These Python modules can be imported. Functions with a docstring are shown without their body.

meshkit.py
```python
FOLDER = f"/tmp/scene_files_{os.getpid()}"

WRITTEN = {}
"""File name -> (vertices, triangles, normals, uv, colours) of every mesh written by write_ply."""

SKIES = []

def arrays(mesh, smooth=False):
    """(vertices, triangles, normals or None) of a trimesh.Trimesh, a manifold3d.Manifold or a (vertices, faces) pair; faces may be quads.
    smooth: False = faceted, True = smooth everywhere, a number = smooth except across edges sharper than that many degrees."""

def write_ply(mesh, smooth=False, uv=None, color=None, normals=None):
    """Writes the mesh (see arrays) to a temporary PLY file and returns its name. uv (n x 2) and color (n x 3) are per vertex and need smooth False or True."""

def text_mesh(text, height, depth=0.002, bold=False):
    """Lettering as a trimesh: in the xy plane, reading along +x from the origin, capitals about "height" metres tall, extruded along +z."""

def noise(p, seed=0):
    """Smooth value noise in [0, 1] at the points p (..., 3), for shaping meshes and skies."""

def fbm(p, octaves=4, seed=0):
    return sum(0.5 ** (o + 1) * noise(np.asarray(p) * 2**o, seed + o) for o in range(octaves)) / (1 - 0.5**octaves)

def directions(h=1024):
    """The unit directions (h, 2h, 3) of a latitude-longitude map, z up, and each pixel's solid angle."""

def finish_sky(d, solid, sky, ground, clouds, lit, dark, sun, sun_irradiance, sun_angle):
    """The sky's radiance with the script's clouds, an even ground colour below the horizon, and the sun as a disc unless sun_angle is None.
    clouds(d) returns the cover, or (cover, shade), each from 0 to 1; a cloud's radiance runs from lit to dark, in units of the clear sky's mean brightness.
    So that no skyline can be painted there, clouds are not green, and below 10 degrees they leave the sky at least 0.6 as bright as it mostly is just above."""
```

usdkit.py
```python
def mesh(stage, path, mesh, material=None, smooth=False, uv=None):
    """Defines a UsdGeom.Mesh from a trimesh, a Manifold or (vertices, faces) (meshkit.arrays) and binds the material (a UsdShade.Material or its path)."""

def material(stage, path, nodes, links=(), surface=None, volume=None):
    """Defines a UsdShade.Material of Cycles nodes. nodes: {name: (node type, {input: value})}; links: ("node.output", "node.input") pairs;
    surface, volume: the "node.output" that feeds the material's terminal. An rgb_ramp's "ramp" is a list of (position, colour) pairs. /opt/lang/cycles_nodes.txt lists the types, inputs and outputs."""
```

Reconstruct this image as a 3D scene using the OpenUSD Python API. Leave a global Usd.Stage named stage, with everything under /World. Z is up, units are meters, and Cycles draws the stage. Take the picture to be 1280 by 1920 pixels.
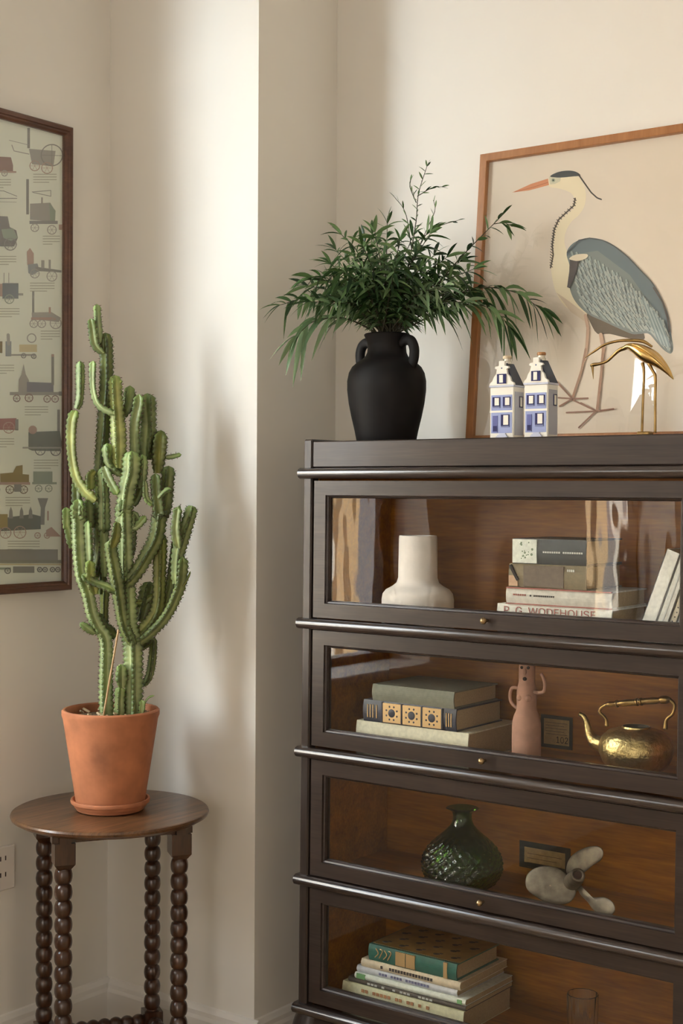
import math, random, numpy as np, trimesh, shapely
from shapely.geometry import Polygon, LineString, Point
from pxr import Usd, UsdGeom, UsdLux, UsdShade, Sdf, Gf, Vt
import usdkit, meshkit

stage = Usd.Stage.CreateInMemory()
UsdGeom.SetStageUpAxis(stage, UsdGeom.Tokens.z)
UsdGeom.SetStageMetersPerUnit(stage, 1.0)
WORLD = UsdGeom.Xform.Define(stage, '/World')
UsdGeom.Scope.Define(stage, '/World/Looks')
rng = random.Random(7)
PI = math.pi

# ------------------------------------------------------------------ camera
F = 2667.0                                   # focal length in pixels of a 1280 wide picture (a 50 mm lens, upright frame)
EYE = np.array([0, 0, 1.29])
YAW, PITCH, ROLL = 0.6430, 0.0147, -0.0056
_f = np.array([-math.sin(YAW), math.cos(YAW), 0]); _r = np.array([math.cos(YAW), math.sin(YAW), 0]); _u = np.array([0, 0, 1.0])
FWD = _f * math.cos(PITCH) - _u * math.sin(PITCH); _u2 = _u * math.cos(PITCH) + _f * math.sin(PITCH)
RIGHT = _r * math.cos(ROLL) - _u2 * math.sin(ROLL); UP = _u2 * math.cos(ROLL) + _r * math.sin(ROLL)
cam = UsdGeom.Camera.Define(stage, '/World/camera')
M = Gf.Matrix4d(1.0)
for i, v in enumerate((RIGHT, UP, -FWD, EYE)):
    M.SetRow(i, Gf.Vec4d(float(v[0]), float(v[1]), float(v[2]), 1.0 if i == 3 else 0.0))
cam.AddTransformOp().Set(M)
cam.CreateHorizontalApertureAttr(24.0); cam.CreateVerticalApertureAttr(36.0)
cam.CreateFocalLengthAttr(F / 1280 * 24.0)
cam.CreateClippingRangeAttr(Gf.Vec2f(0.05, 60))
cam.CreateFStopAttr(5.6); cam.CreateFocusDistanceAttr(2.72)
cam.CreateExposureAttr(-0.40)

# ------------------------------------------------------------------ the room's measures, its daylight and the added lights
XL, YQ, XP, YC = -2.472, 2.3765, -2.0125, 2.66     # wall with windows, pillar front, pillar side, wall behind the bookcase
XR, YN, ZC = 2.6, -3.4, 2.95                       # wall on the right, wall behind the camera, ceiling
WT = 0.20                                          # wall thickness
WIN = [(0.90, 1.85, 0.73, 2.50), (-0.92, -0.20, 0.73, 2.50), (-2.75, -1.80, 0.73, 2.50)]   # y0, y1, z0, z1
SKY = (0.76, 0.89, 1.0)

def rect_light(name, centre, normal, width, height, color, intensity):
    l = UsdLux.RectLight.Define(stage, '/World/' + name)
    n = np.array(normal, float); n /= np.linalg.norm(n)
    up = np.array([0, 0, 1.0]) if abs(n[2]) < .9 else np.array([0, 1.0, 0]); x = np.cross(up, -n) * -1
    x = np.cross(up, -n); x /= np.linalg.norm(x); z = -n; y = np.cross(z, x)
    m = Gf.Matrix4d(1.0)
    for i, v in enumerate((x, y, z, np.array(centre, float))):
        m.SetRow(i, Gf.Vec4d(float(v[0]), float(v[1]), float(v[2]), 1.0 if i == 3 else 0.0))
    UsdGeom.Xformable(l).AddTransformOp().Set(m)
    l.CreateWidthAttr(width); l.CreateHeightAttr(height); l.CreateColorAttr(Gf.Vec3f(*color)); l.CreateIntensityAttr(intensity)
    l.CreateNormalizeAttr(False)
    return l

DAY = [11.0, 20.0, 20.0]
for k, (a, b, c, d) in enumerate(WIN):             # daylight arriving through each window
    rect_light('window_daylight' + ('_%03d' % k if k else ''), (XL - WT - .42, (a + b) / 2 + .30, 2.58), (1, 0, -.25), b - a + .9, 1.3, SKY, DAY[k])
rect_light('street_daylight', (-3.80, -.95, 2.12), (.49, .87, -.17), .80, 1.5, (.64, .84, 1.0), 25.0)   # area light added outside the first window to throw the pillar's bright band
rect_light('far_window_daylight', (0.6, YN - .05, 1.17), (0, 1, 0), 1.3, 2.06, (1.0, .84, .68), 4.2)  # warm fill added behind the camera to lift the room's ambient light
sun = UsdLux.DistantLight.Define(stage, '/World/sun')      # falls on the house across the street only
sun.CreateIntensityAttr(19.0); sun.CreateNormalizeAttr(True); sun.CreateAngleAttr(.53); sun.CreateColorAttr(Gf.Vec3f(1.0, .97, .90))
UsdGeom.Xformable(sun).AddRotateYOp().Set(42.0)
dome = UsdLux.DomeLight.Define(stage, '/World/sky'); dome.CreateColorAttr(Gf.Vec3f(.75, .86, 1.0)); dome.CreateIntensityAttr(1.0)

# ------------------------------------------------------------------ helpers
def ray(px, py):
    return FWD + RIGHT * ((px - 640) / F) + UP * ((960 - py) / F)
def at(px, py, depth=None, X=None, Y=None, Z=None):
    d = ray(px, py)
    t = depth if depth is not None else (X / d[0] if X is not None else (Y / d[1] if Y is not None else (Z - EYE[2]) / d[2]))
    return EYE + d * t
def hit(px, py, p0, n):
    d = ray(px, py)
    return EYE + d * (np.dot(np.asarray(p0) - EYE, n) / np.dot(d, n))

USED, LOC = {}, {}
def numbered(parent, name):
    k = USED.get((parent, name), 0); USED[(parent, name)] = k + 1
    return name if k == 0 else '%s_%03d' % (name, k)
def keys(p, label=None, cat=None, group=None, kind=None):
    for k, v in (('label', label), ('category', cat), ('group', group), ('kind', kind)):
        if v: p.SetCustomDataByKey(k, v)
def thing(name, label, cat, loc, group=None):
    path = '/World/' + numbered('/World', name)
    x = UsdGeom.Xform.Define(stage, path); x.AddTranslateOp().Set(Gf.Vec3d(*map(float, loc)))
    keys(x.GetPrim(), label, cat, group); LOC[path] = np.array(loc, float)
    return path
def obj(name, mesh, mat, parent='/World', smooth=False, label=None, kind=None, col=None, cat=None, group=None):
    path = parent + '/' + numbered(parent, name)
    root = '/' + '/'.join(path.split('/')[1:3])
    o = LOC.get(root, np.zeros(3)) if parent != '/World' else np.zeros(3)
    if col is not None:
        v, f = mesh; n = None
        m = UsdGeom.Mesh.Define(stage, path)
        if smooth is True: v, f, n = meshkit.arrays((v, f), True)
        m.CreatePointsAttr(Vt.Vec3fArray.FromNumpy((np.asarray(v) - o).astype(np.float32)))
        m.CreateFaceVertexCountsAttr(Vt.IntArray.FromNumpy(np.full(len(f), np.shape(f)[1], np.int32)))
        m.CreateFaceVertexIndicesAttr(Vt.IntArray.FromNumpy(np.asarray(f, np.int32).ravel()))
        m.CreateSubdivisionSchemeAttr('none')
        if n is not None:
            m.CreateNormalsAttr(Vt.Vec3fArray.FromNumpy(n.astype(np.float32))); m.SetNormalsInterpolation('vertex')
        UsdGeom.PrimvarsAPI(m).CreatePrimvar('tint', Sdf.ValueTypeNames.Color3fArray, 'vertex').Set(Vt.Vec3fArray.FromNumpy(np.asarray(col, np.float32)))
        UsdShade.MaterialBindingAPI.Apply(m.GetPrim()).Bind(mat)
    else:
        v, f, n = meshkit.arrays(mesh, smooth)
        m = usdkit.mesh(stage, path, trimesh.Trimesh(v - o, f, process=False), mat, False)
        if n is not None:
            m.CreateNormalsAttr(Vt.Vec3fArray.FromNumpy(n.astype(np.float32))); m.SetNormalsInterpolation('vertex')
    keys(m.GetPrim(), label, cat, group, kind)
    return path
def struct(name, mesh, mat, parent='/World', **k):
    return obj(name, mesh, mat, parent, kind='structure' if parent == '/World' else None, **k)

def box(x0, x1, y0, y1, z0, z1, b=0.0):
    if b <= 0:
        return trimesh.creation.box(bounds=[[x0, y0, z0], [x1, y1, z1]])
    p = []
    for x, sx in ((x0, 1), (x1, -1)):
        for y, sy in ((y0, 1), (y1, -1)):
            for z, sz in ((z0, 1), (z1, -1)):
                p += [(x, y + sy * b, z + sz * b), (x + sx * b, y, z + sz * b), (x + sx * b, y + sy * b, z)]
    return trimesh.convex.convex_hull(np.array(p))
def cat(*m):
    return trimesh.util.concatenate([x for x in m])
def lathe(profile, c=(0, 0, 0), n=40):
    p = np.array(profile, float); a = np.linspace(0, 2 * PI, n, endpoint=False)
    v = np.concatenate([np.c_[r * np.cos(a), r * np.sin(a), np.full(n, z)] for r, z in p]) + np.array(c)
    f = []
    for i in range(len(p) - 1):
        for j in range(n):
            k = (j + 1) % n; f += [(i * n + j, i * n + k, (i + 1) * n + k), (i * n + j, (i + 1) * n + k, (i + 1) * n + j)]
    return trimesh.Trimesh(v, f, process=False)
def smoothpath(pts, step):
    p = np.array(pts, float)
    if len(p) == 2: q = p
    else:
        e = np.vstack([2 * p[0] - p[1], p, 2 * p[-1] - p[-2]]); q = []
        for i in range(1, len(e) - 2):
            for t in np.linspace(0, 1, 12, endpoint=False):
                a, b, c, d = e[i - 1], e[i], e[i + 1], e[i + 2]
                q.append(.5 * ((2 * b) + (c - a) * t + (2 * a - 5 * b + 4 * c - d) * t * t + (3 * b - a - 3 * c + d) * t ** 3))
        q = np.array(q + [p[-1]])
    s = np.r_[0, np.cumsum(np.linalg.norm(np.diff(q[:, :3], axis=0), axis=1))]
    n = max(3, int(s[-1] / step) + 1); t = np.linspace(0, s[-1], n)
    return np.stack([np.interp(t, s, q[:, k]) for k in range(q.shape[1])], 1), t
def frames(p):
    t = np.gradient(p, axis=0); t /= np.linalg.norm(t, axis=1, keepdims=True) + 1e-12
    a = np.array([0, 0, 1.0]) if abs(t[0][2]) < .9 else np.array([1.0, 0, 0])
    n = np.cross(t[0], a); n /= np.linalg.norm(n); N = []
    for k in range(len(p)):
        n = n - t[k] * np.dot(n, t[k]); n /= np.linalg.norm(n); N.append(n)
    N = np.array(N); return t, N, np.cross(t, N)
def tube(pts, r, n=8, step=.004, caps=True, flat=1.0):
    """pts (x, y, z) or (x, y, z, radius)"""
    pts = np.array(pts, float)
    if pts.shape[1] == 3: pts = np.c_[pts, np.full(len(pts), 1.0) * r]
    q, s = smoothpath(pts, step); p, rr = q[:, :3], q[:, 3]
    t, N, B = frames(p); a = np.linspace(0, 2 * PI, n, endpoint=False)
    v = (p[:, None] + rr[:, None, None] * (np.cos(a)[None, :, None] * N[:, None] + flat * np.sin(a)[None, :, None] * B[:, None])).reshape(-1, 3)
    f = []
    for i in range(len(p) - 1):
        for j in range(n):
            k = (j + 1) % n; f += [(i * n + j, i * n + k, (i + 1) * n + k), (i * n + j, (i + 1) * n + k, (i + 1) * n + j)]
    if caps:
        v = np.vstack([v, p[0], p[-1]]); a0, a1 = len(v) - 2, len(v) - 1
        for j in range(n):
            k = (j + 1) % n; f += [(a0, k, j), (a1, (len(p) - 1) * n + j, (len(p) - 1) * n + k)]
    return trimesh.Trimesh(v, f, process=False)
def ball(c, r, s=(1, 1, 1), sub=2):
    m = trimesh.creation.icosphere(subdivisions=sub, radius=r); m.vertices = m.vertices * np.array(s) + np.array(c); return m
def ring(x0, x1, z0, z1, profile, place):
    """A mitred frame: every (inset, depth) of the closed profile is a rectangle; place maps (x, depth, z) to the scene."""
    v, f = [], []; k = len(profile)
    for d, y in profile:
        v += [place(x0 + d, y, z0 + d), place(x1 - d, y, z0 + d), place(x1 - d, y, z1 - d), place(x0 + d, y, z1 - d)]
    for i in range(k):
        j = (i + 1) % k
        for c in range(4):
            e = (c + 1) % 4; f += [(4 * i + c, 4 * i + e, 4 * j + e), (4 * i + c, 4 * j + e, 4 * j + c)]
    m = trimesh.Trimesh(np.array(v), f, process=False)
    if m.volume < 0: m.invert()
    return m
def prism(poly, thick, place):
    m = trimesh.creation.extrude_polygon(poly, thick, engine='earcut')
    m.vertices = np.array([place(*p) for p in m.vertices])
    if m.volume < 0: m.invert()
    return m

# ------------------------------------------------------------------ materials
def mat(name, nodes, links=(), surface='p.BSDF', volume=None):
    return usdkit.material(stage, '/World/Looks/' + name, nodes, links, surface, volume)
def plain(name, color, rough=.5, noise=None, bump=0, bscale=60, **k):
    nodes = {'p': ('principled_bsdf', dict(base_color=color, roughness=rough, **k))}; links = []
    if noise or bump: nodes['g'] = ('geometry', {})
    if noise:
        s, amt = noise
        nodes['n'] = ('noise_texture', {'scale': s, 'detail': 5}); links.append(('g.position', 'n.vector'))
        nodes['r'] = ('rgb_ramp', {'ramp': [(.3, tuple(c * (1 - amt) for c in color)), (.7, tuple(min(1, c * (1 + amt)) for c in color))]})
        links += [('n.fac', 'r.fac'), ('r.color', 'p.base_color')]
    if bump:
        nodes['bn'] = ('noise_texture', {'scale': bscale, 'detail': 4}); nodes['b'] = ('bump', {'strength': bump, 'distance': .002})
        links += [('g.position', 'bn.vector'), ('bn.fac', 'b.height'), ('b.normal', 'p.normal')]
    return mat(name, nodes, links)
def wood(name, dark, light, scale, rough=.4, bump=.15, coat=0.0, fine=1.0, spec=.5):
    return mat(name, {
        'g': ('geometry', {}), 'm': ('mapping', {'scale': scale}), 'n': ('noise_texture', {'scale': 1.0, 'detail': 6, 'roughness': .6, 'distortion': .6}),
        'm2': ('mapping', {'scale': tuple(6 * s * fine for s in scale)}), 'n2': ('noise_texture', {'scale': 1.0, 'detail': 3}),
        'mx': ('mix_float', {'fac': .35}), 'r': ('rgb_ramp', {'ramp': [(.3, dark), (.52, tuple((a + b) / 2 for a, b in zip(dark, light))), (.72, light)]}),
        'b': ('bump', {'strength': bump, 'distance': .001}),
        'p': ('principled_bsdf', {'roughness': rough, 'specular_ior_level': spec, 'coat_weight': coat, 'coat_roughness': .16})},
        [('g.position', 'm.vector'), ('m.vector', 'n.vector'), ('g.position', 'm2.vector'), ('m2.vector', 'n2.vector'), ('n.fac', 'mx.a'), ('n2.fac', 'mx.b'),
         ('mx.result', 'r.fac'), ('r.color', 'p.base_color'), ('mx.result', 'b.height'), ('b.normal', 'p.normal')])
def pane(name, tint=(1, 1, 1), wavy=0.0, ior=1.55):
    """A thin pane: clear, with the mirror image of its two faces on the face that is met first."""
    nodes = {'t': ('transparent_bsdf', {'color': tint}), 'gl': ('glossy_bsdf', {'color': (1, 1, 1), 'roughness': 0.0}), 'fr': ('fresnel', {'IOR': ior}), 'x': ('mix_closure', {}),
             'g': ('geometry', {}), 'f': ('math', {'math_type': 'subtract', 'value1': 1.0}), 'k': ('math', {'math_type': 'multiply'})}
    links = [('g.backfacing', 'f.value2'), ('fr.fac', 'k.value1'), ('f.value', 'k.value2'), ('k.value', 'x.fac'), ('t.BSDF', 'x.closure1'), ('gl.BSDF', 'x.closure2')]
    if wavy:
        nodes.update({'m': ('mapping', {'scale': (24, 24, 7)}), 'n': ('noise_texture', {'scale': 1.0, 'detail': 1}), 'b': ('bump', {'strength': 1.0, 'distance': wavy})})
        links += [('g.position', 'm.vector'), ('m.vector', 'n.vector'), ('n.fac', 'b.height'), ('b.normal', 'gl.normal')]
    return mat(name, nodes, links, 'x.closure')
def tinted(name, rough=.6, **k):
    return mat(name, {'a': ('attribute', {'attribute': 'tint'}), 'p': ('principled_bsdf', dict(roughness=rough, **k))}, [('a.color', 'p.base_color')])

WALL = plain('wall_paint', (.80, .76, .69), .75, noise=(3, .015), bump=.05, bscale=180)
TRIM = plain('trim_paint', (.80, .765, .715), .45)
CEIL = plain('ceiling_paint', (.82, .80, .76), .8)
FLOOR = wood('floor_wood', (.36, .24, .13), (.58, .41, .25), (14, 1.6, 8), .35)
SASH = plain('sash_paint', (.03, .028, .03), .4)
REVEAL = plain('reveal_paint', (.80, .80, .79), .55)
WINGLASS = pane('window_glass')
CASE = wood('case_wood', (.018, .012, .010), (.052, .035, .028), (3, 60, 60), .34, .10, .12, spec=.32)
CASEV = wood('case_wood_upright', (.018, .012, .010), (.050, .034, .027), (60, 60, 3), .34, .10, .12, spec=.32)
NOSEW = wood('case_wood_rail', (.018, .012, .010), (.052, .035, .028), (3, 60, 60), .22, .06, .8)
INNER = wood('inner_wood', (.15, .040, .002), (.50, .175, .009), (3, 30, 30), .4, .05)
DOORGLASS = [pane('door_glass_wavy', (.97, .98, .97), .00035), pane('door_glass', (.97, .98, .97), .00008)]
ARTGLASS = pane('picture_glass', (.98, .99, .98), .0)
BRASSKNOB = plain('knob_brass', (.42, .30, .16), .3, metallic=1.0)
HFRAME = wood('cherry_frame', (.30, .115, .035), (.46, .21, .075), (30, 30, 4), .38)
TFRAME = wood('walnut_frame', (.06, .022, .010), (.15, .06, .028), (30, 8, 30), .32)
TABLE = wood('table_oak', (.035, .015, .007), (.23, .11, .045), (60, 5, 20), .32, .2, .3)
LEGW = wood('leg_oak', (.022, .007, .003), (.066, .022, .008), (40, 40, 6), .22, .1, .5)
TERRA = plain('terracotta', (.45, .165, .072), .7, noise=(14, .32), bump=.1, bscale=120)
SAUCER = plain('saucer_terracotta', (.47, .17, .075), .6, noise=(20, .15))
SOIL = plain('soil', (.20, .13, .075), .9, noise=(160, .6), bump=.9, bscale=220)
CACT = tinted('cactus_skin', .42)
SPINE = plain('spine', (.10, .05, .03), .6)
CANE = plain('cane', (.50, .34, .17), .6, noise=(50, .2))
PAPER = tinted('print_ink', .75)
JUG = plain('black_clay', (.0085, .0075, .0075), .6, specular_ior_level=.2, noise=(25, .4), bump=.25, bscale=70)
LEAFN = {'oi': ('object_info', {}), 'r': ('rgb_ramp', {'ramp': [(0, (.012, .04, .012)), (.5, (.05, .115, .028)), (1, (.20, .31, .13))]}), 'p': ('principled_bsdf', {'roughness': .38}),
         't': ('translucent_bsdf', {}), 'x': ('mix_closure', {'fac': .22})}
LEAF = mat('leaf', LEAFN, [('oi.random', 'r.fac'), ('r.color', 'p.base_color'), ('r.color', 't.color'), ('p.BSDF', 'x.closure1'), ('t.BSDF', 'x.closure2')], 'x.closure')
PLEAF = mat('pale_leaf', {**LEAFN, 'r': ('rgb_ramp', {'ramp': [(0, (.10, .19, .09)), (1, (.27, .38, .20))]})}, [('oi.random', 'r.fac'), ('r.color', 'p.base_color'), ('r.color', 't.color'), ('p.BSDF', 'x.closure1'), ('t.BSDF', 'x.closure2')], 'x.closure')
TWIG = plain('twig', (.045, .040, .018), .6)
BRASS = plain('brass', (.62, .42, .16), .26, metallic=1.0, noise=(40, .18))
KETTLE = plain('kettle_brass', (.60, .46, .21), .36, metallic=1.0, noise=(60, .25), bump=.9, bscale=150)
BRASSDK = plain('brass_worn', (.36, .23, .09), .35, metallic=1.0, noise=(60, .3))
BRONZE = plain('weathered_bronze', (.15, .125, .095), .45, metallic=.6, noise=(45, .45), bump=.3, bscale=90)
WHITECLAY = plain('white_clay', (.78, .70, .65), .75, noise=(40, .05), bump=.15, bscale=140)
PINKCLAY = plain('pink_clay', (.42, .225, .165), .8, noise=(60, .12), bump=.2, bscale=160)
HOLE = plain('dark_hole', (.03, .012, .008), .9)
GLAZE = tinted('delft_glaze', .16, coat_weight=.6)
CORK = plain('cork_wax', (.62, .50, .34), .5)
SOCKET = plain('socket_plate', (.78, .72, .66), .35)
GREENGLASS = mat('green_glass', {'p': ('principled_bsdf', {'base_color': (.17, .44, .05), 'roughness': .02, 'transmission_weight': 1.0, 'ior': 1.5})})
CLEARGLASS = mat('clear_glass', {'p': ('principled_bsdf', {'base_color': (.96, .98, .98), 'roughness': .0, 'transmission_weight': 1.0, 'ior': 1.5})})
def lin(r, g, b):
    return tuple(((c / 255 + .055) / 1.055) ** 2.4 if c > 10 else c / 255 / 12.92 for c in (r, g, b))

# ------------------------------------------------------------------ setting
import manifold3d as m3
def solid(x0, x1, y0, y1, z0, z1):
    return m3.Manifold.cube([x1 - x0, y1 - y0, z1 - z0]).translate([x0, y0, z0])
def asmesh(m):
    q = m.to_mesh(); return trimesh.Trimesh(q.vert_properties[:, :3], q.tri_verts, process=False)
lw = solid(XL - WT, XL, YN - WT, YQ + .3, 0, ZC)
for a, b, c, d in WIN: lw = lw - solid(XL - WT - .1, XL + .1, a, b, c, d)
struct('wall_left', asmesh(lw), WALL)
struct('wall_pillar', box(XL, XP, YQ, YC + .1, 0, ZC), WALL)
struct('wall_back', box(XP, XR + WT, YC, YC + .15, 0, ZC), WALL)
struct('wall_right', box(XR, XR + WT, YN - WT, YC, 0, ZC), WALL)
struct('wall_front', asmesh(solid(XL, XR, YN - WT, YN, 0, ZC) - solid(-.05, 1.25, YN - WT - .1, YN + .1, .14, 2.2)), WALL)
struct('floor', box(XL - WT, XR + WT, YN - WT, YC + .15, -.1, 0), FLOOR)
struct('ceiling', box(XL - WT, XR + WT, YN - WT, YC + .15, ZC, ZC + .1), CEIL)
def skirting(p0, p1, nrm, name, h=.128, t=.014):
    p0, p1, n = np.array(p0), np.array(p1), np.array(nrm)
    prof = Polygon([(0, 0), (t, 0), (t, h - .03), (t - .003, h - .022), (t - .003, h - .012), (t * .35, h - .002), (0, h)])
    L = np.linalg.norm(p1 - p0); d = (p1 - p0) / L
    struct(name, prism(prof, L, lambda a, b, c: np.array([*(p0 + n * a + d * c), b])), TRIM)
skirting((XL, YN), (XL, YQ), (1, 0), 'baseboard_left')
skirting((XL + .014, YQ), (XP + .014, YQ), (0, -1), 'baseboard_pillar')
skirting((XP, YQ), (XP, YC), (1, 0), 'baseboard_pillar_side')
skirting((XP + .014, YC), (XR, YC), (0, -1), 'baseboard_back')
for k, (a, b, c, d) in enumerate(WIN):             # sash windows set deep in the window wall
    path = '/World/window_%d' % (k + 1)
    x = UsdGeom.Xform.Define(stage, path); x.AddTranslateOp().Set(Gf.Vec3d(XL - WT, (a + b) / 2, c)); LOC[path] = np.array([XL - WT, (a + b) / 2, c])
    keys(x.GetPrim(), None, None, None, 'structure')
    pl = lambda s, y, z: np.array([XL - WT + .06 - y, s, z])
    obj('window_frame', ring(a, b, c, d, [(0, .0), (.05, .0), (.05, .05), (0, .05)], pl), SASH, path)
    obj('window_rail', box(XL - WT + .015, XL - WT + .055, a + .05, b - .05, (c + d) / 2 - .02, (c + d) / 2 + .02), SASH, path)
    for z0, z1 in ((c + .05, (c + d) / 2 - .02), ((c + d) / 2 + .02, d - .05)):
        obj('window_pane', box(XL - WT + .030, XL - WT + .034, a + .05, b - .05, z0, z1), WINGLASS, path)
    obj('window_sill', box(XL - WT + .061, XL + .03, a - .0, b + .0, c, c + .025, .004), REVEAL, path)

fw = '/World/window_4'  # unseen window added behind the camera to go with the warm fill
x = UsdGeom.Xform.Define(stage, fw); x.AddTranslateOp().Set(Gf.Vec3d(.6, YN - WT, .14)); LOC[fw] = np.array([.6, YN - WT, .14]); keys(x.GetPrim(), None, None, None, 'structure')
obj('window_frame', ring(-.05, 1.25, .14, 2.2, [(0, 0), (.05, 0), (.05, .05), (0, .05)], lambda a, y, z: np.array([a, YN - .02 + y, z])), SASH, fw)
obj('window_rail', box(0, 1.2, YN - .015, YN + .025, 1.53, 1.57), SASH, fw)

# the house across the street, mirrored in the glass of the bookcase doors
nb = thing('neighbour_house', 'sunlit peach house across the street, mirrored in the bookcase glass', 'house', (-5.6, -4.5, 0))
obj('wall', box(-5.8, -5.6, -9.5, 8.0, -1.0, 5.2), plain("facade_peach", (.68, .62, .535), .8, noise=(2, .06)), nb)
for y0, y1 in ((-2.88, -2.74), (-6.42, -6.22), (-4.6, -4.4), (-.9, -.7)): obj('pilaster', box(-5.6, -5.52, y0, y1, -1.0, 5.2), plain('facade_tan_%d' % (100 - int(y0 * 10)), (.55, .38, .21), .8), nb)
for y0, y1 in ((-3.16, -2.89), (-6.75, -6.43)): obj('grey_bay', box(-5.6, -5.54, y0, y1, -1.0, 5.2), plain('facade_grey_%d' % (100 - int(y0 * 10)), (.20, .195, .20), .8), nb)

# ------------------------------------------------------------------ bookcase
LEAN = 0.0076                                       # the old case leans a little
BX, W, BY, DEP = -1.8438, .905, 2.32, .295
def racked(m):
    m.vertices[:, 0] += LEAN * (m.vertices[:, 2] - 1.3); return m
def cb(x0, x1, y0, y1, z0, z1, b=0.0):
    return racked(box(BX + x0, BX + x1, BY + y0, BY + y1, z0, z1, b))
NOSE = [1.3262, 1.0147, .7465, .4786, .2090]
GLASS = [(1.0586, 1.284), (.7926, .9753), (.5228, .7068), (.2569, .4412)]
bc = thing('barrister_bookcase', 'tall dark wood sectional bookcase with four glass fronted doors', 'bookcase', (BX + W / 2, BY + DEP / 2, 0))
for s in (0, 1):
    fx = lambda a, b: (a, b) if s == 0 else (W - b, W - a)
    obj('side_panel', cb(*fx(.006, .028), .0, DEP, .10, 1.397, .003), CASEV, bc)
    obj('side_lining', cb(*fx(.0285, .032), .022, DEP - .012, .22, 1.318), INNER, bc)
obj('back_panel', cb(.03, W - .03, DEP - .010, DEP, .20, 1.345), INNER, bc)
obj('top_rail', cb(.030, W - .030, .0, .022, 1.3385, 1.3925, .002), CASE, bc)
obj('top_board', cb(.029, W - .029, .018, DEP, 1.372, 1.3915), CASE, bc)
for k, z in enumerate(NOSE):
    nose = [(0.03, -.011), (-.004, -.011), (-.010, -.008), (-.0135, -.002), (-.0135, .003), (-.010, .009), (-.004, .0115), (.03, .0115)]
    obj('nosing_rail', racked(prism(Polygon(nose), W, lambda a, b, c: np.array([BX + c, BY + a, z + b]))), NOSEW, bc, smooth=40)
    if k == 0: obj('shelf', cb(.029, W - .029, .03, DEP - .011, z - .006, z + .010), CASE, bc)
    else:
        obj('shelf', cb(.029, W - .029, .03, DEP - .011, z - .008, z + .0115), INNER, bc)
for k, (z0, z1) in enumerate(GLASS):
    a, b = .035, W - .035; gx0, gx1 = .070, W - .070
    d = obj('door', racked(ring(BX + a, BX + b, z0 - .030, z1 + .027, [(0, 0), (0, .020), (.022, .020), (.0355, .020), (.0355, .011), (.0335, .006), (.0305, .0045), (.0295, 0)], lambda x, y, z: np.array([x, BY + y, z]))), CASE, bc)
    obj('glass_pane', cb(a + .034, b - .034, .0125, .0155, z0 + .004, z1 - .007), DOORGLASS[min(k, 1)], d)
    kx = BX + W / 2 + LEAN * (z0 - 1.3); kz = z0 - .012
    kn = lathe([(0, .0), (.0032, 0), (.003, .006), (.005, .009), (.0065, .012), (.006, .016), (.003, .0185), (0, .019)], n=20)
    kn.vertices = np.c_[kn.vertices[:, 0] + kx, BY - kn.vertices[:, 2], kn.vertices[:, 1] + kz]; kn.invert()
    obj('knob', kn, BRASSKNOB, d, smooth=True)
obj('base_rail', cb(.012, W - .012, .004, .024, .095, .197, .004), CASE, bc)
for x0 in (0.0, W - .05):
    for y0 in (-.004, DEP - .05):
        obj('foot', racked(tube([(BX + x0 + .025, BY + y0 + .03, .20, .030), (BX + x0 + .020, BY + y0 + .022, .15, .034), (BX + x0 + .025, BY + y0 + .03, .08, .020), (BX + x0 + .022, BY + y0 + .026, .03, .016), (BX + x0 + .018, BY + y0 + .02, .0, .024)], 1, 14)), CASEV, bc, smooth=True)
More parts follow.
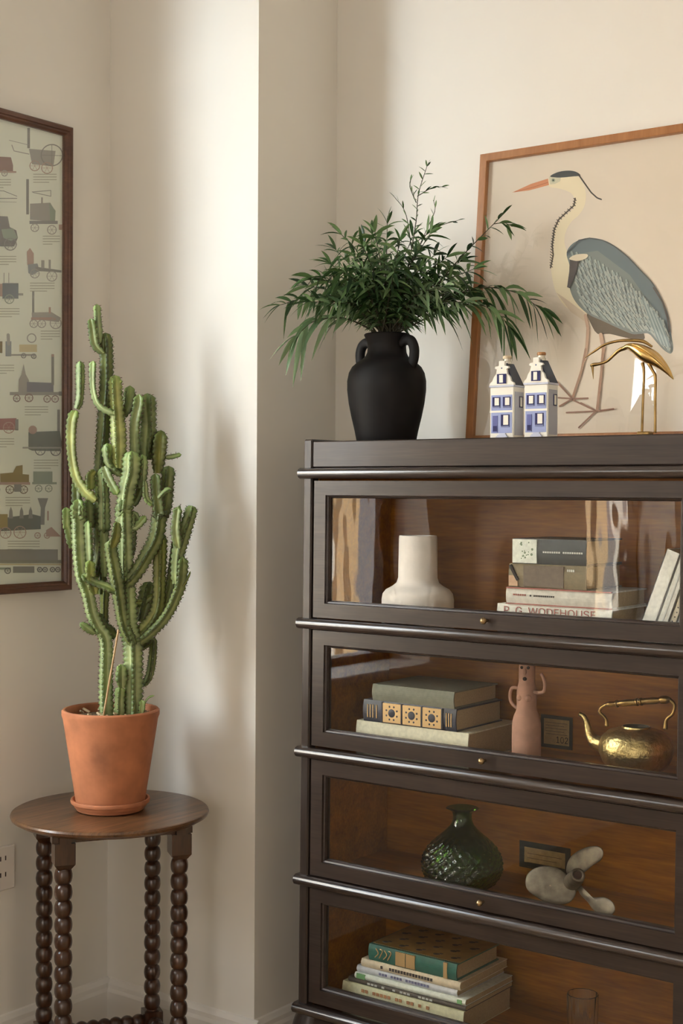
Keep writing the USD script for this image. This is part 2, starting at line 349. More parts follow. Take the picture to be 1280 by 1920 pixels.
for k, cs in ((1, ((1014, 1338), (1073, 1407))), (2, ((974, 1572), (1069, 1642)))):
    yb = BY + DEP - .0108
    p0, p1 = at(*cs[0], Y=yb), at(*cs[1], Y=yb)
    x0, x1 = p0[0], p1[0]; z1 = (p0[2] + at(cs[1][0], cs[0][1] + (8 if k == 1 else 22), Y=yb)[2]) / 2; z0 = at(cs[1][0], cs[1][1], Y=yb)[2]
    lb = obj('maker_label', box(x0, x1, yb - .0008, yb - .0002, z0, z1), plain('label_border_%d' % k, (.018, .018, .016), .6), bc, label='small black bordered paper label on the back panel')
    f = (x1 - x0) * .1
    obj('label_paper', box(x0 + f, x1 - f, yb - .0011, yb - .0008, z0 + f, z1 - f), plain('label_paper_%d' % k, (.42, .27, .11), .7, noise=(120, .15)), lb)
    ln = []
    for q in range(5): ln.append(box(x0 + 1.6 * f, x1 - 1.6 * f - (q % 2) * f, yb - .0013, yb - .0011, z1 - f * (2 + q * .8) - .001, z1 - f * (2 + q * .8)))
    obj('label_lines', cat(*ln), plain('label_ink_%d' % k, (.12, .06, .03), .7), lb)
    if k == 1:
        t = meshkit.text_mesh('102', .013, .0002); t.vertices = np.c_[x0 + (x1 - x0) * .52 + t.vertices[:, 0], yb - .0012 - t.vertices[:, 2], z0 + f * 1.6 + t.vertices[:, 1]]; t.vertices[:, 0] = x0 + (x1 - x0) * .50 + (t.vertices[:, 0] - t.vertices[:, 0].min()) * (x1 - x0) * .36 / np.ptp(t.vertices[:, 0])
        obj('label_number', t, HOLE, lb)
SHELF = [NOSE[k] + .0116 for k in (1, 2, 3, 4)]
TOP = 1.3916

# ------------------------------------------------------------------ flat printed art
class Art:
    def __init__(s): s.v, s.f, s.c, s.n, s.layer = [], [], [], 0, 0
    def poly(s, pts, col):
        g = pts if isinstance(pts, shapely.geometry.base.BaseGeometry) else Polygon(pts)
        g = g.buffer(0)
        s.layer += 1
        for h in getattr(g, 'geoms', [g]):
            if h.is_empty or h.area < 1e-9: continue
            v, f = trimesh.creation.triangulate_polygon(h, engine='earcut')
            s.v.append(np.c_[v, np.full(len(v), s.layer)]); s.f.append(f + s.n); s.c.append(np.tile(col, (len(v), 1))); s.n += len(v)
        return s
    def line(s, pts, w, col): return s.poly(LineString(pts).buffer(w / 2, cap_style=1, quad_segs=3), col)
    def disc(s, x, y, r, col): return s.poly(Point(x, y).buffer(r, quad_segs=6), col)
    def hoop(s, x, y, r, w, col): return s.poly(Point(x, y).buffer(r, quad_segs=7).difference(Point(x, y).buffer(r - w, quad_segs=7)), col)
    def bar(s, x0, y0, x1, y1, col): return s.poly([(x0, y0), (x1, y0), (x1, y1), (x0, y1)], col)
    def mesh(s, place, dy=.000004):
        v = np.vstack(s.v); f = np.vstack(s.f)
        p = np.array([place(a, b, c * dy) for a, b, c in v])
        return (p, f), np.vstack(s.c)
def catmull(pts, closed=True, k=5):
    p = np.array(pts, float); n = len(p); q = []
    for i in range(n):
        a, b, c, d = p[(i - 1) % n], p[i], p[(i + 1) % n], p[(i + 2) % n]
        for t in np.linspace(0, 1, k, endpoint=False):
            q.append(.5 * (2 * b + (c - a) * t + (2 * a - 5 * b + 4 * c - d) * t * t + (3 * b - a - 3 * c + d) * t ** 3))
    return np.array(q)

# heron picture, leaning on the wall behind the bookcase
HB = np.array([0, 2.585, TOP])                      # its front face at the foot
def heron_lean():
    best = None
    for top_y in np.linspace(2.59, 2.65, 61):
        zt = at(900, 291, Y=top_y)[2]
        e = abs(at(900, 291, Y=top_y)[0] - at(872, 822, Y=2.585)[0])
        if best is None or e < best[0]: best = (e, top_y, zt)
    return best
_, HTY, HTZ = heron_lean()
HX0 = at(900, 291, Y=HTY)[0]
HV = np.array([0, HTY - HB[1], HTZ - HB[2]]); HH = np.linalg.norm(HV); HV /= HH
HU = np.array([math.cos(.018), math.sin(.018), 0]); HN = np.cross(HU, HV)      # along its foot; towards the room
HW = .62
HO = np.array([HX0, HB[1], HB[2] + .0015])
hp = lambda s, d, t: HO + HU * s + HV * t - HN * d      # d: depth behind the front face
hpic = thing('heron_picture', 'large wood framed print of a grey heron leaning on the wall', 'framed picture', HO)
FW = .0165
obj('frame', ring(0, HW, 0, HH, [(0, 0), (FW - .001, 0), (FW, .001), (FW, .010), (FW, .018), (0, .018)], hp), HFRAME, hpic)
q = np.array([hp(FW - .002, .0125, FW - .002), hp(HW - FW + .002, .0125, FW - .002), hp(HW - FW + .002, .0125, HH - FW + .002), hp(FW - .002, .0125, HH - FW + .002)])
def slab(q, n, t):
    v = np.vstack([q, q + n * t]); f = [(0, 2, 1), (0, 3, 2), (4, 5, 6), (4, 6, 7)] + [x for i in range(4) for x in ((i, (i + 1) % 4, 4 + (i + 1) % 4), (i, 4 + (i + 1) % 4, 4 + i))]
    m = trimesh.Trimesh(v, f, process=False)
    if m.volume < 0: m.invert()
    return m
obj('paper', slab(q, -HN, .003), plain('heron_paper', lin(230, 213, 198), .8), hpic)
h = Art()
GREY, DARK, CREAM, LEGC = lin(134, 140, 138), lin(62, 60, 62), lin(240, 223, 194), lin(176, 138, 118)
h.poly(catmull([(1027, 338), (1036, 331), (1060, 328), (1080, 329), (1092, 343), (1098, 362), (1096, 384), (1086, 402), (1070, 417), (1060, 436), (1058, 455), (1063, 472), (1075, 500), (1090, 560), (1104, 597), (1085, 588), (1060, 575), (1042, 548), (1034, 515), (1033, 490), (1036, 455), (1040, 432), (1048, 415), (1060, 403), (1073, 392), (1077, 375), (1070, 362), (1050, 354), (1030, 350)]), CREAM)
h.poly([(1042, 548), (1060, 560), (1100, 590), (1110, 605), (1098, 604), (1070, 585)], lin(222, 200, 178))
h.poly([(960, 361), (995, 345), (1027, 335), (1029, 347), (992, 357)], lin(214, 142, 104))
h.line([(965, 360), (1000, 351), (1027, 342)], 1.2, lin(190, 112, 80))
h.poly([(1029, 332), (1042, 325), (1052, 326), (1050, 340), (1040, 345), (1031, 346)], lin(214, 205, 182))
h.disc(1037, 338, 3.6, lin(168, 174, 150)); h.disc(1037, 338, 1.6, DARK)
h.poly(catmull([(1031, 331), (1045, 323), (1064, 320), (1079, 322), (1088, 329), (1073, 331), (1050, 333)]), lin(82, 84, 88))
h.line([(1084, 327), (1096, 344), (1108, 361), (1119, 371), (1127, 374)], 2.6, lin(84, 76, 70))
h.line([(1078, 372), (1076, 385), (1062, 398), (1047, 412), (1039, 430), (1035, 460), (1037, 478), (1032, 502)], 2.8, lin(104, 88, 72))
for t in range(26):
    y = 374 + t * 5; x = np.interp(y, [372, 385, 398, 412, 430, 460, 502], [1078, 1076, 1062, 1047, 1039, 1035, 1033])
    h.line([(x - 2.5, y - 2), (x + 2.5, y + 2)], 1.4, DARK)
body = Polygon(catmull([(1062, 476), (1070, 460), (1086, 450), (1106, 446), (1130, 450), (1152, 461), (1177, 481), (1201, 506), (1221, 527), (1234, 547), (1246, 572), (1254, 596), (1258, 626), (1262, 652), (1257, 663), (1244, 656), (1230, 641), (1216, 626), (1200, 626), (1184, 626), (1158, 615), (1130, 602), (1104, 590), (1082, 570), (1070, 548), (1066, 520), (1068, 500)]))
h.poly(catmull([(1101, 587), (1125, 599), (1160, 611), (1186, 626), (1204, 622), (1206, 638), (1172, 633), (1142, 626), (1120, 626), (1107, 606)], k=3), lin(112, 98, 86))
h.poly(body, GREY)
h.poly(body.intersection(Polygon([(1060, 440), (1140, 440), (1250, 560), (1262, 640), (1240, 600), (1180, 515), (1120, 470), (1062, 480)])), lin(116, 126, 132))
inner = body.buffer(-4)
for i in range(21):                                  # rows of feathers, each a pale stroke with a dark edge
    for j in range(16):
        u, v = i / 19, j / 13.0
        x = 1072 + 160 * u + 16 * v + rng.uniform(-2, 2); y = 474 + 150 * u * u * .55 + 30 * u + (105 - 45 * u) * v + rng.uniform(-2, 2)
        ang = 1.25 - .35 * v + .1 * u; L = 13 + 9 * u
        a = np.array([x, y]); b = a + np.array([math.cos(ang), math.sin(ang)]) * L
        s = LineString([a, b]).buffer(1.9, quad_segs=2).intersection(inner)
        if s.area > 8:
            h.poly(s, lin(176, 178, 172) if (i + j) % 2 else lin(158, 166, 165))
            h.poly(LineString([a + (2.4, -.8), b + (2.4, -.8)]).buffer(.55, quad_segs=1).intersection(inner), lin(92, 96, 98))
for i in range(7):                                   # long tail plumes
    h.poly(LineString([(1205 + 5 * i, 560 + 6 * i), (1222 + 4.5 * i, 605 + 4 * i), (1238 + 3 * i, 645 + i)]).buffer(1.6).intersection(inner), lin(170, 178, 178) if i % 2 else lin(134, 146, 148))
h.line([(1226, 540), (1243, 567), (1252, 596), (1256, 622)], 3.0, lin(96, 86, 84))
h.line([(1064, 474), (1086, 451), (1106, 447), (1130, 451), (1152, 462), (1177, 482), (1221, 528), (1234, 548)], 1.8, lin(96, 94, 96))
h.poly([(1069, 487), (1086, 489), (1080, 515), (1069, 541), (1064, 539), (1068, 510)], lin(92, 84, 84))
h.poly(catmull([(1068, 485), (1080, 478), (1101, 477), (1101, 484), (1086, 490), (1072, 488)], k=3), lin(232, 214, 190))
def limb(pts, w, c):
    for (a, b) in zip(pts[:-1], pts[1:]): pass
    h.line(pts, w, c)
limb([(1098, 592), (1103, 616), (1101, 648), (1097, 675)], 5.5, lin(204, 168, 146)); limb([(1099, 655), (1091, 695), (1074, 747)], 4.2, LEGC)
limb([(1127, 628), (1132, 655)], 7, lin(206, 170, 148)); limb([(1132, 650), (1128, 700), (1120, 771)], 5, LEGC)
for a, b in (((1074, 748), (1044, 716)), ((1074, 748), (1046, 746)), ((1074, 748), (1050, 762)), ((1074, 748), (1103, 747)), ((1074, 750), (1112, 768)), ((1118, 771), (1086, 802)), ((1120, 771), (1063, 774)), ((1120, 771), (1151, 767)), ((1119, 771), (1090, 756))):
    h.line([a, b], 3.0, lin(150, 112, 96))
hpl = hp(0, .0125, 0)
m, c = h.mesh(lambda x, y, d: hit(x, y, hpl, HN) + HN * (.0003 + d))
obj('heron_print', m, PAPER, hpic, col=c, label='printed grey heron with orange bill')
q2 = np.array([hp(a, .006, b) for a, b in ((FW - .003, FW - .003), (HW - FW + .003, FW - .003), (HW - FW + .003, HH - FW + .003), (FW - .003, HH - FW + .003))])
obj('picture_glass', slab(q2, HN, .002), ARTGLASS, hpic)

# locomotive picture on the window wall
TX = XL + .024                                       # its front face
tA, tB = at(139, 237, X=TX), at(139, 1104, X=TX)
TY1, TZ1, TZ0 = tA[1], (tA[2] + at(0, 203, X=TX)[2]) / 2, (tB[2] + at(0, 1117, X=TX)[2]) / 2; TY0 = TY1 - .365
tp = lambda s, d, t: np.array([TX - d, TY0 + s, TZ0 + t])
tpic = thing('locomotive_picture', 'dark walnut framed chart of early steam locomotives hanging on left wall', 'framed picture', (TX, (TY0 + TY1) / 2, TZ0))
TW = .021
obj('frame', ring(0, TY1 - TY0, 0, TZ1 - TZ0, [(0, .003), (.003, 0), (.011, 0), (.013, .003), (.0165, .003), (TW, .008), (TW, .020), (0, .022)], tp), TFRAME, tpic)
S, T = TY1 - TY0, TZ1 - TZ0
q = np.array([tp(TW - .003, .016, TW - .003), tp(S - TW + .003, .016, TW - .003), tp(S - TW + .003, .016, T - TW + .003), tp(TW - .003, .016, T - TW + .003)])
obj('paper', slab(q, np.array([-1.0, 0, 0]), .003), plain('chart_paper', lin(230, 230, 218), .8), tpic)
g = Art()
MV, BL, RD, GN, TX_, YL, BK = [tuple(.78 * a + .22 * b for a, b in zip(c, lin(222, 220, 206))) for c in (lin(146, 138, 136), lin(120, 126, 138), lin(168, 126, 114), lin(124, 138, 122), lin(172, 169, 152), lin(204, 184, 134), lin(112, 108, 108))]
def wheels(lst, col=MV):
    for x, y, r in lst:
        g.hoop(x, y, r, 1.6, col)
        for a in range(3): g.line([(x - r * math.cos(a * 1.05), y - r * math.sin(a * 1.05)), (x + r * math.cos(a * 1.05), y + r * math.sin(a * 1.05))], .6, col)
def caption(x, y, w=44):
    for i in range(4): g.bar(x, y + i * 5, x + w - (i == 3) * 14, y + i * 5 + 1.6, TX_)
def chart(dx):
    o = g.bar
    k = len(g.v)
    g.bar(51, 240, 56, 278, BK); g.poly([(54, 279), (104, 283), (100, 312), (60, 308)], MV); g.hoop(97, 291, 21, 2, BK); g.line([(97, 271), (97, 311)], 1, BK); g.line([(77, 291), (117, 292)], 1, BK)
    g.line([(17, 263), (54, 272)], 1, MV); g.line([(22, 272), (26, 283), (54, 289)], 1.6, MV); wheels([(65, 311, 10), (88, 315, 11)], RD); caption(62, 326)
    g.bar(49, 336, 54, 402, BK); g.poly([(56, 382), (94, 380), (103, 395), (103, 416), (56, 412)], MV); g.poly([(92, 380), (104, 395), (103, 416), (94, 415)], GN); g.bar(55, 414, 108, 420, lin(150, 148, 146)); wheels([(65, 427, 8), (97, 431, 9)]); g.bar(110, 421, 119, 431, RD); g.line([(60, 360), (95, 357), (95, 368), (62, 361)], 1.2, BK); g.bar(77, 370, 80, 382, MV); caption(80, 442, 32)
    g.poly([(50, 472), (56, 465), (63, 475), (63, 495), (51, 497)], RD); g.poly([(52, 496), (70, 494), (74, 508), (60, 516), (53, 512)], BL); g.poly([(66, 500), (115, 507), (115, 511), (66, 508)], BK); g.bar(77, 488, 83, 503, MV); g.bar(91, 487, 95, 505, MV); wheels([(65, 513, 9), (97, 518, 10)]); caption(56, 530, 46)
    g.bar(60, 546, 64, 592, BK); g.poly([(59, 586), (96, 585), (114, 596), (110, 604), (60, 598)], MV); g.bar(58, 595, 104, 600, RD); g.bar(91, 576, 95, 588, RD); wheels([(63, 607, 8), (78, 607, 8), (104, 606, 11)]); caption(76, 620, 36)
    g.hoop(59, 634, 9, 2, MV); g.bar(36, 646, 69, 660, YL); g.bar(10, 640, 21, 668, BL); g.line([(15, 628), (16, 645)], 6, MV); g.bar(20, 664, 66, 667, MV); wheels([(44, 667, 5), (63, 668, 5)], BK)
    g.poly([(34, 738), (35, 712), (40, 702), (44, 682), (48, 702), (54, 713), (54, 738)], MV); g.poly([(50, 716), (100, 718), (100, 740), (50, 740)], lin(138, 136, 144)); g.bar(96, 668, 101, 722, BK); g.bar(96, 664, 101, 669, RD); g.bar(18, 735, 112, 741, MV); g.bar(110, 734, 118, 742, BK); wheels([(31, 747, 7), (54, 746, 8), (88, 748, 7), (103, 748, 7)], lin(150, 124, 118)); caption(46, 762)
    g.bar(107, 768, 112, 815, BK); g.poly([(53, 810), (112, 808), (116, 834), (112, 846), (60, 845), (53, 842)], lin(120, 122, 116)); g.disc(61, 806, 8, RD); wheels([(75, 844, 10), (104, 845, 10)], lin(112, 110, 108)); g.bar(42, 838, 118, 841, MV); caption(63, 862, 46)
    g.bar(62, 884, 98, 906, GN); g.bar(60, 904, 106, 908, GN); wheels([(72, 916, 7), (91, 916, 7)], GN); g.poly([(0, 888), (24, 886), (30, 874), (42, 872), (42, 889), (54, 890), (54, 906), (0, 906)], lin(150, 132, 86)); g.bar(-30, 904, 56, 909, RD); wheels([(18, 918, 8), (44, 918, 8), (-8, 918, 8)], lin(120, 104, 84)); g.bar(26, 908, 40, 922, BK); caption(10, 932, 46)
    g.poly([(70, 934), (90, 934), (84, 952), (83, 984), (75, 984), (76, 952)], BK); g.poly([(0, 972), (60, 964), (76, 968), (76, 992), (0, 996)], lin(116, 118, 112))
    for x in (20, 40, 57): g.poly([(x - 4, 972), (x - 3, 958), (x, 950), (x + 3, 958), (x + 4, 972)], BK)
    g.bar(-30, 964, 14, 990, lin(164, 146, 96)); wheels([(10, 999, 11), (37, 998, 12), (70, 1004, 6), (88, 1004, 6)], RD); g.poly([(86, 994), (96, 988), (114, 1006), (86, 1006)], RD); g.poly([(88, 958), (91, 958), (91, 976), (88, 976)], RD); caption(14, 1014, 60)
    g.bar(-60, 1030, 108, 1050, BK); g.bar(-60, 1050, 115, 1056, lin(142, 140, 128)); g.bar(-60, 1057, 118, 1059.5, YL); g.bar(24, 1062, 64, 1074, BK); g.bar(-20, 1064, 20, 1068, GN); wheels([(74, 1068, 5), (84, 1068, 5), (98, 1068, 5), (108, 1068, 5), (-8, 1070, 6), (14, 1070, 6)], lin(110, 108, 104))
    # the second column
    g.poly([(-40, 300), (-30, 292), (20, 295), (24, 310), (24, 322), (-40, 322)], lin(150, 122, 114)); g.bar(-40, 321, 30, 324, RD); wheels([(8, 325, 6), (-20, 325, 6)]); g.bar(-34, 268, -30, 300, BK); caption(-30, 336, 50)
    g.line([(-40, 357), (6, 358), (31, 368)], 1.2, BK); g.line([(-40, 372), (31, 372)], 1.4, BK); g.line([(-40, 378), (30, 379)], .8, MV)
    g.poly([(-40, 410), (-20, 404), (14, 406), (18, 426), (30, 432), (33, 446), (26, 462), (-40, 462)], lin(128, 124, 122)); g.poly([(2, 430), (24, 428), (33, 446), (20, 452), (6, 446)], GN); wheels([(19, 458, 12), (-16, 458, 12)], BK); caption(-30, 480, 60)
    g.bar(-40, 532, 6, 556, RD); g.bar(4, 531, 34, 560, lin(120, 124, 130)); g.bar(34, 550, 43, 554, BK); wheels([(17, 561, 9), (-20, 561, 9)], GN); g.line([(7, 512), (7, 530)], 1, BK); g.line([(16, 512), (16, 530)], 1, BK); caption(-20, 578, 56)
    g.bar(-40, 640, 4, 662, lin(130, 112, 74)); caption(-30, 684, 56)
    g.poly([(-40, 786), (30, 784), (33, 796), (28, 806), (-40, 806)], lin(160, 110, 108)); wheels([(16, 802, 11), (-20, 802, 11)], RD); g.bar(28, 786, 34, 807, BK); caption(-30, 822, 56)
chart(0)
pl0 = tp(0, .016, 0)
m, c = g.mesh(lambda x, y, d: hit(x, y, pl0, np.array([1.0, 0, 0])) + np.array([.0003 + d * .6, 0, 0]))
obj('locomotive_print', m, PAPER, tpic, col=c, label='printed rows of old steam engines with captions')
q2 = np.array([tp(a, .0115, b) for a, b in ((TW - .003, TW - .003), (S - TW + .003, TW - .003), (S - TW + .003, T - TW + .003), (TW - .003, T - TW + .003))])
obj('picture_glass', slab(q2, np.array([1.0, 0, 0]), .002), ARTGLASS, tpic)

# socket on the window wall
s0, s1 = at(28, 1579, X=XL + .006), at(28, 1664, X=XL + .006)
so = thing('wall_socket', 'pale double wall socket low on the left wall', 'wall socket', (XL, s0[1] - .058, s1[2]))
obj('cover_plate', box(XL, XL + .007, s0[1] - .116, s0[1], s1[2], s0[2] - .004, .002), SOCKET, so)
for k in (0, 1):
    yy = s0[1] - .034 - .05 * k
    for dz in (.022, -.014):
        for dy in (-.007, .007): obj('slot', box(XL + .006, XL + .0074, yy + dy - .0015, yy + dy + .0015, (s0[2] + s1[2]) / 2 + dz - .006, (s0[2] + s1[2]) / 2 + dz + .004), HOLE, so)

# ------------------------------------------------------------------ round plant table
DT = 3.05
TC = at(207, 1517, depth=DT); TR = .2104
rt = _r; ft = _f
tb = thing('plant_table', 'round dark oak side table on four bobbin turned legs', 'side table', (TC[0], TC[1], 0))
tz = TC[2]
obj('tabletop', lathe([(0, 0), (TR - .006, 0), (TR - .002, -.002), (TR, -.006), (TR - .002, -.011), (TR - .010, -.015), (TR - .014, -.018), (0, -.018)], (TC[0], TC[1], tz), 96), TABLE, tb, smooth=35)
corners = [TC[:2] + rt[:2] * x + ft[:2] * z for x, z in ((-.07, -.156), (.156, -.07), (.07, .156), (-.156, .07))]
for i in range(4):
    a, b = corners[i], corners[(i + 1) % 4]; d = (b - a) / np.linalg.norm(b - a); n = np.array([-d[1], d[0]])
    prof = Polygon([(-.012, 0), (.012, 0), (.012, -.014), (-.012, -.014)])
    L = np.linalg.norm(b - a)
    obj('apron_rail', prism(prof, L + .05, lambda s, t, c: np.array([*(a + n * s + d * (c - .025)), tz - .0185 + t])), LEGW, tb)
zb = tz - .0325
for i, c in enumerate(corners):
    d = corners[(i + 1) % 4] - c; ang = math.atan2(d[1], d[0])
    def blk(z0, z1, w, ch):
        sq = Polygon([(-w, -w), (w, -w), (w, w), (-w, w)]); m = []
        p = []
        for z, ww in ((z1, w), (z0 + ch, w), (z0, w - ch * .7)):
            for sx, sy in ((-1, -1), (1, -1), (1, 1), (-1, 1)):
                x, y = sx * ww, sy * ww; p.append((c[0] + x * math.cos(ang) - y * math.sin(ang), c[1] + x * math.sin(ang) + y * math.cos(ang), z))
        return trimesh.convex.convex_hull(np.array(p))
    prof, z = [(0, zb - .052), (.013, zb - .052)], zb - .052
    pitch, R = .0335, .0185
    while z - pitch > .105:
        for t in np.linspace(0, 1, 10)[1:]:
            prof.append((.0115 + (R - .0115) * abs(math.sin(PI * t)) ** .45, z - pitch * t))
        z -= pitch
    prof += [(.012, z - .004), (0, z - .004)]
    lg = obj('leg', lathe(prof[::-1], (c[0], c[1], 0), 24), LEGW, tb, smooth=50)
    obj('leg_block', blk(zb - .055, zb, .021, .012), LEGW, lg)
    obj('leg_block', cat(blk(z - .05, z - .002, .0205, .006)), LEGW, lg)
    pf = [(0, 0.0), (.016, 0), (.019, .006), (.0185, .016), (.013, .022), (.0185, .034), (.0185, .046), (.012, .056), (.0185, .075), (.0185, z - .062), (.013, z - .05), (0, z - .05)]
    obj('leg_foot', lathe(pf, (c[0], c[1], 0), 20), LEGW, lg, smooth=40)
for i in range(4):
    a, b = corners[i], corners[(i + 1) % 4]
    zz = z - .026
    obj('stretcher', cat(*[ball((*(a + (b - a) * t), zz), .017, sub=2) for t in np.linspace(.13, .87, 8)], tube([(*a, zz), (*b, zz)], .009, 10, .03)), LEGW, tb, smooth=True)

# ------------------------------------------------------------------ saucer and potted cactus
sc = obj('plant_saucer', lathe([(0, 0), (.068, 0), (.072, .002), (.074, .007), (.0765, .008), (.080, .015), (.0835, .0165), (.0845, .021), (.0835, .0245), (.080, .0245), (.076, .020), (.0735, .009), (0, .008)], (TC[0], TC[1] , tz + .0003), 64), SAUCER, smooth=40,
         label='terracotta saucer under the cactus pot on the round table', cat='saucer')
pr = at(207, 1328, depth=DT); PH = pr[2] - tz - .0085
pb = tz + .0085
RT_, RB = .1039, .0724
pc = thing('potted_cactus', 'tall branching green spurge cactus in a terracotta pot', 'potted plant', (TC[0], TC[1], pb))
obj('pot', lathe([(0, 0), (RB - .003, 0), (RB, .003), (RT_ - .003, PH - .02), (RT_, PH - .012), (RT_, PH - .003), (RT_ - .003, PH), (RT_ - .007, PH), (RT_ - .010, PH - .004), (RT_ - .013, PH - .03), (0, PH - .031)], (TC[0], TC[1], pb), 72), TERRA, pc, smooth=35)
so_ = lathe([(0, .004), (.03, .004), (.06, .002), (.088, 0)], (TC[0], TC[1], pb + PH - .024), 40)
so_.vertices[:, 2] += .008 * meshkit.noise(so_.vertices * 90)
obj('soil', so_, SOIL, pc, smooth=True)
chips = []
for k in range(46):
    a, r = rng.uniform(0, 2 * PI), .082 * math.sqrt(rng.random())
    b = trimesh.creation.box((rng.uniform(.008, .018), rng.uniform(.004, .008), .003)); b.apply_transform(trimesh.transformations.euler_matrix(rng.uniform(-.5, .5), rng.uniform(-.5, .5), rng.uniform(0, 6)))
    b.apply_translation((TC[0] + r * math.cos(a), TC[1] + r * math.sin(a), pb + PH - .012 + rng.uniform(-.002, .004))); chips.append(b)
obj('bark_chips', cat(*chips), plain('bark_chip', (.50, .37, .22), .8, noise=(80, .4)), pc, kind='stuff')
A = lambda *p: [(100 + x / 4.267, 550 + y / 4.267) for x, y in p]
B = lambda *p: [(100 + x / 4.267, 950 + y / 4.267) for x, y in p]
STEMS = [  # pixels, width in the crops' pixels, depth offset (cm) at the two ends, ribs, tone (0 dark olive .. 1 pale)
    (B((640, 1690), (640, 1400), (635, 1110), (600, 950), (590, 700), (575, 520), (570, 300), (560, 0)) + A((565, 1750), (590, 1560), (622, 1430), (625, 1262)), 112, (-1, -3), 4, .85),
    (B((425, 1690), (420, 1400), (420, 1080), (355, 960), (310, 850), (275, 690), (225, 540), (205, 300), (200, 0)) + A((200, 1800), (200, 1645)), 96, (0, -3), 4, .9),
    (B((640, 1110), (565, 950), (530, 750), (505, 590), (470, 400), (450, 270)), 84, (-2, -6), 4, .25),
    (B((465, 330), (495, 220), (505, 120)), 72, (-6, -6), 3, .2),
    (B((510, 690), (420, 645), (300, 600), (225, 545)), 66, (-4, -4), 3, .15),
    (B((645, 1090), (760, 1020), (880, 900), (960, 760), (1015, 600), (1030, 400)), 78, (-1, -5), 3, .4),
    (B((985, 620), (995, 400), (1030, 260), (1075, 120), (1110, 0)) + A((1112, 1700),), 82, (-4, -4), 4, .45),
    (B((1005, 330), (985, 180), (1000, 20)) + A((998, 1715),), 72, (-5, -6), 3, .3),
    (B((655, 1055), (780, 920), (838, 780), (850, 500), (850, 210)), 88, (0, -1), 4, .35),
    (B((880, 830), (930, 640), (975, 380), (985, 250)), 76, (1, 0), 4, .12),
    (B((560, 640), (650, 545), (730, 420), (820, 250), (850, 60)) + A((850, 1800), (825, 1600), (815, 1440)), 92, (-3, -2), 4, .2),
    (A((855, 1830), (900, 1640), (922, 1380)), 92, (1, 1), 4, .12),
    (A((840, 1640), (900, 1580), (945, 1570)), 40, (-3, -3), 3, .5),
    (A((835, 1440), (845, 1260), (860, 1095)), 112, (2, 2), 4, .2),
    (A((890, 1318), (950, 1310), (1025, 1290)), 36, (2, 2), 3, .55),
    (A((740, 1330), (760, 1050), (752, 800)), 112, (3, 3), 4, .35),
    (A((655, 1330), (650, 1060), (680, 900), (686, 805)), 86, (0, -1), 4, .75),
    (A((560, 985), (600, 880), (612, 738)), 84, (1, 1), 4, .35),
    (A((522, 1400), (522, 1180), (512, 1000), (500, 850), (492, 655)), 96, (-2, -1), 4, .95),
    (A((495, 960), (370, 895), (322, 760), (320, 538)), 50, (-2, -3), 3, .95),
    (B((375, 700), (370, 300)) + A((365, 1750), (380, 1350), (400, 1100), (412, 900), (425, 700), (424, 450), (415, 315)), 84, (3, 2), 4, .08),
    (A((400, 480), (335, 410), (312, 270), (298, 200)), 60, (1, 0), 3, .5),
    (A((362, 400), (352, 230), (345, 85)), 58, (1, 1), 3, .85),
    (A((340, 1660), (245, 1565), (182, 1450), (150, 1250), (152, 1050), (182, 935)), 74, (-2, 0), 3, .8),
    (A((186, 925), (210, 850), (216, 700), (215, 540)), 60, (0, 0), 3, .8),
    (B((410, 560), (405, 200)) + A((405, 1880), (402, 1600), (390, 1395)), 76, (0, -1), 4, .6),
    (A((405, 1390), (445, 1490), (512, 1612)), 66, (-1, -3), 3, .8),
    (A((555, 1450), (455, 1360), (430, 1200)), 84, (-1, -2), 3, .6),
    (A((330, 1420), (290, 1460), (288, 1585)), 76, (-1, -2), 3, .3),
    (A((195, 1760), (190, 1640), (185, 1495)), 72, (2, 2), 3, .2),
    (B((150, 330), (112, 170)) + A((102, 1850), (100, 1710)), 64, (-1, -2), 3, .75),
    (A((300, 1880), (280, 1800), (268, 1655)), 84, (1, 0), 3, .25),
    (A((700, 1560), (702, 1450), (712, 1290)), 74, (-1, -1), 4, .8),
    (B((330, 700), (290, 560), (288, 430)), 82, (-3, -4), 3, .7),
    (B((330, 560), (360, 420), (375, 310), (380, 170)), 80, (2, 2), 3, .15),
    (B((300, 640), (290, 330), (280, 110)), 56, (-2, -3), 3, .9),
    (B((330, 1015), (262, 965), (212, 930)), 52, (-1, -2), 3, .5),
    (B((500, 1040), (400, 960), (330, 850)), 84, (2, 1), 3, .15),
    (B((405, 960), (405, 820), (412, 640)), 60, (3, 3), 4, .15),
    (B((680, 1150), (770, 1085), (800, 1080), (790, 1240), (762, 1370), (700, 1440)), 56, (2, 3), 3, .1),
    (B((545, 1450), (535, 1370), (540, 1260)), 86, (-3, -3), 3, .75),
    (B((530, 1690), (530, 1560), (535, 1440)), 70, (-2, -3), 4, .85),
    (B((690, 920), (730, 780), (775, 600)), 108, (3, 4), 4, .08),
    (B((640, 760), (720, 755), (800, 700)), 50, (3, 3), 3, .3),
    (B((600, 420), (620, 250), (630, 60)), 70, (1, 1), 4, .55),
    (B((690, 140), (640, 60)) + A((650, 1870), (740, 1780)), 52, (-1, -2), 3, .9),
    (A((640, 1700), (700, 1560), (700, 1500)), 60, (2, 2), 3, .2),
    (A((730, 1500), (740, 1640), (800, 1700)), 44, (-3, -3), 3, .8),
    (B((1030, 640), (1075, 570), (1095, 515)), 16, (-5, -5), 3, .15),
    (B((700, 1660), (710, 1590), (705, 1545)), 46, (-2, -2), 3, .95),
    (B((720, 1590), (760, 1530), (810, 1510)), 14, (-2, -2), 3, .3),
]
spn = []
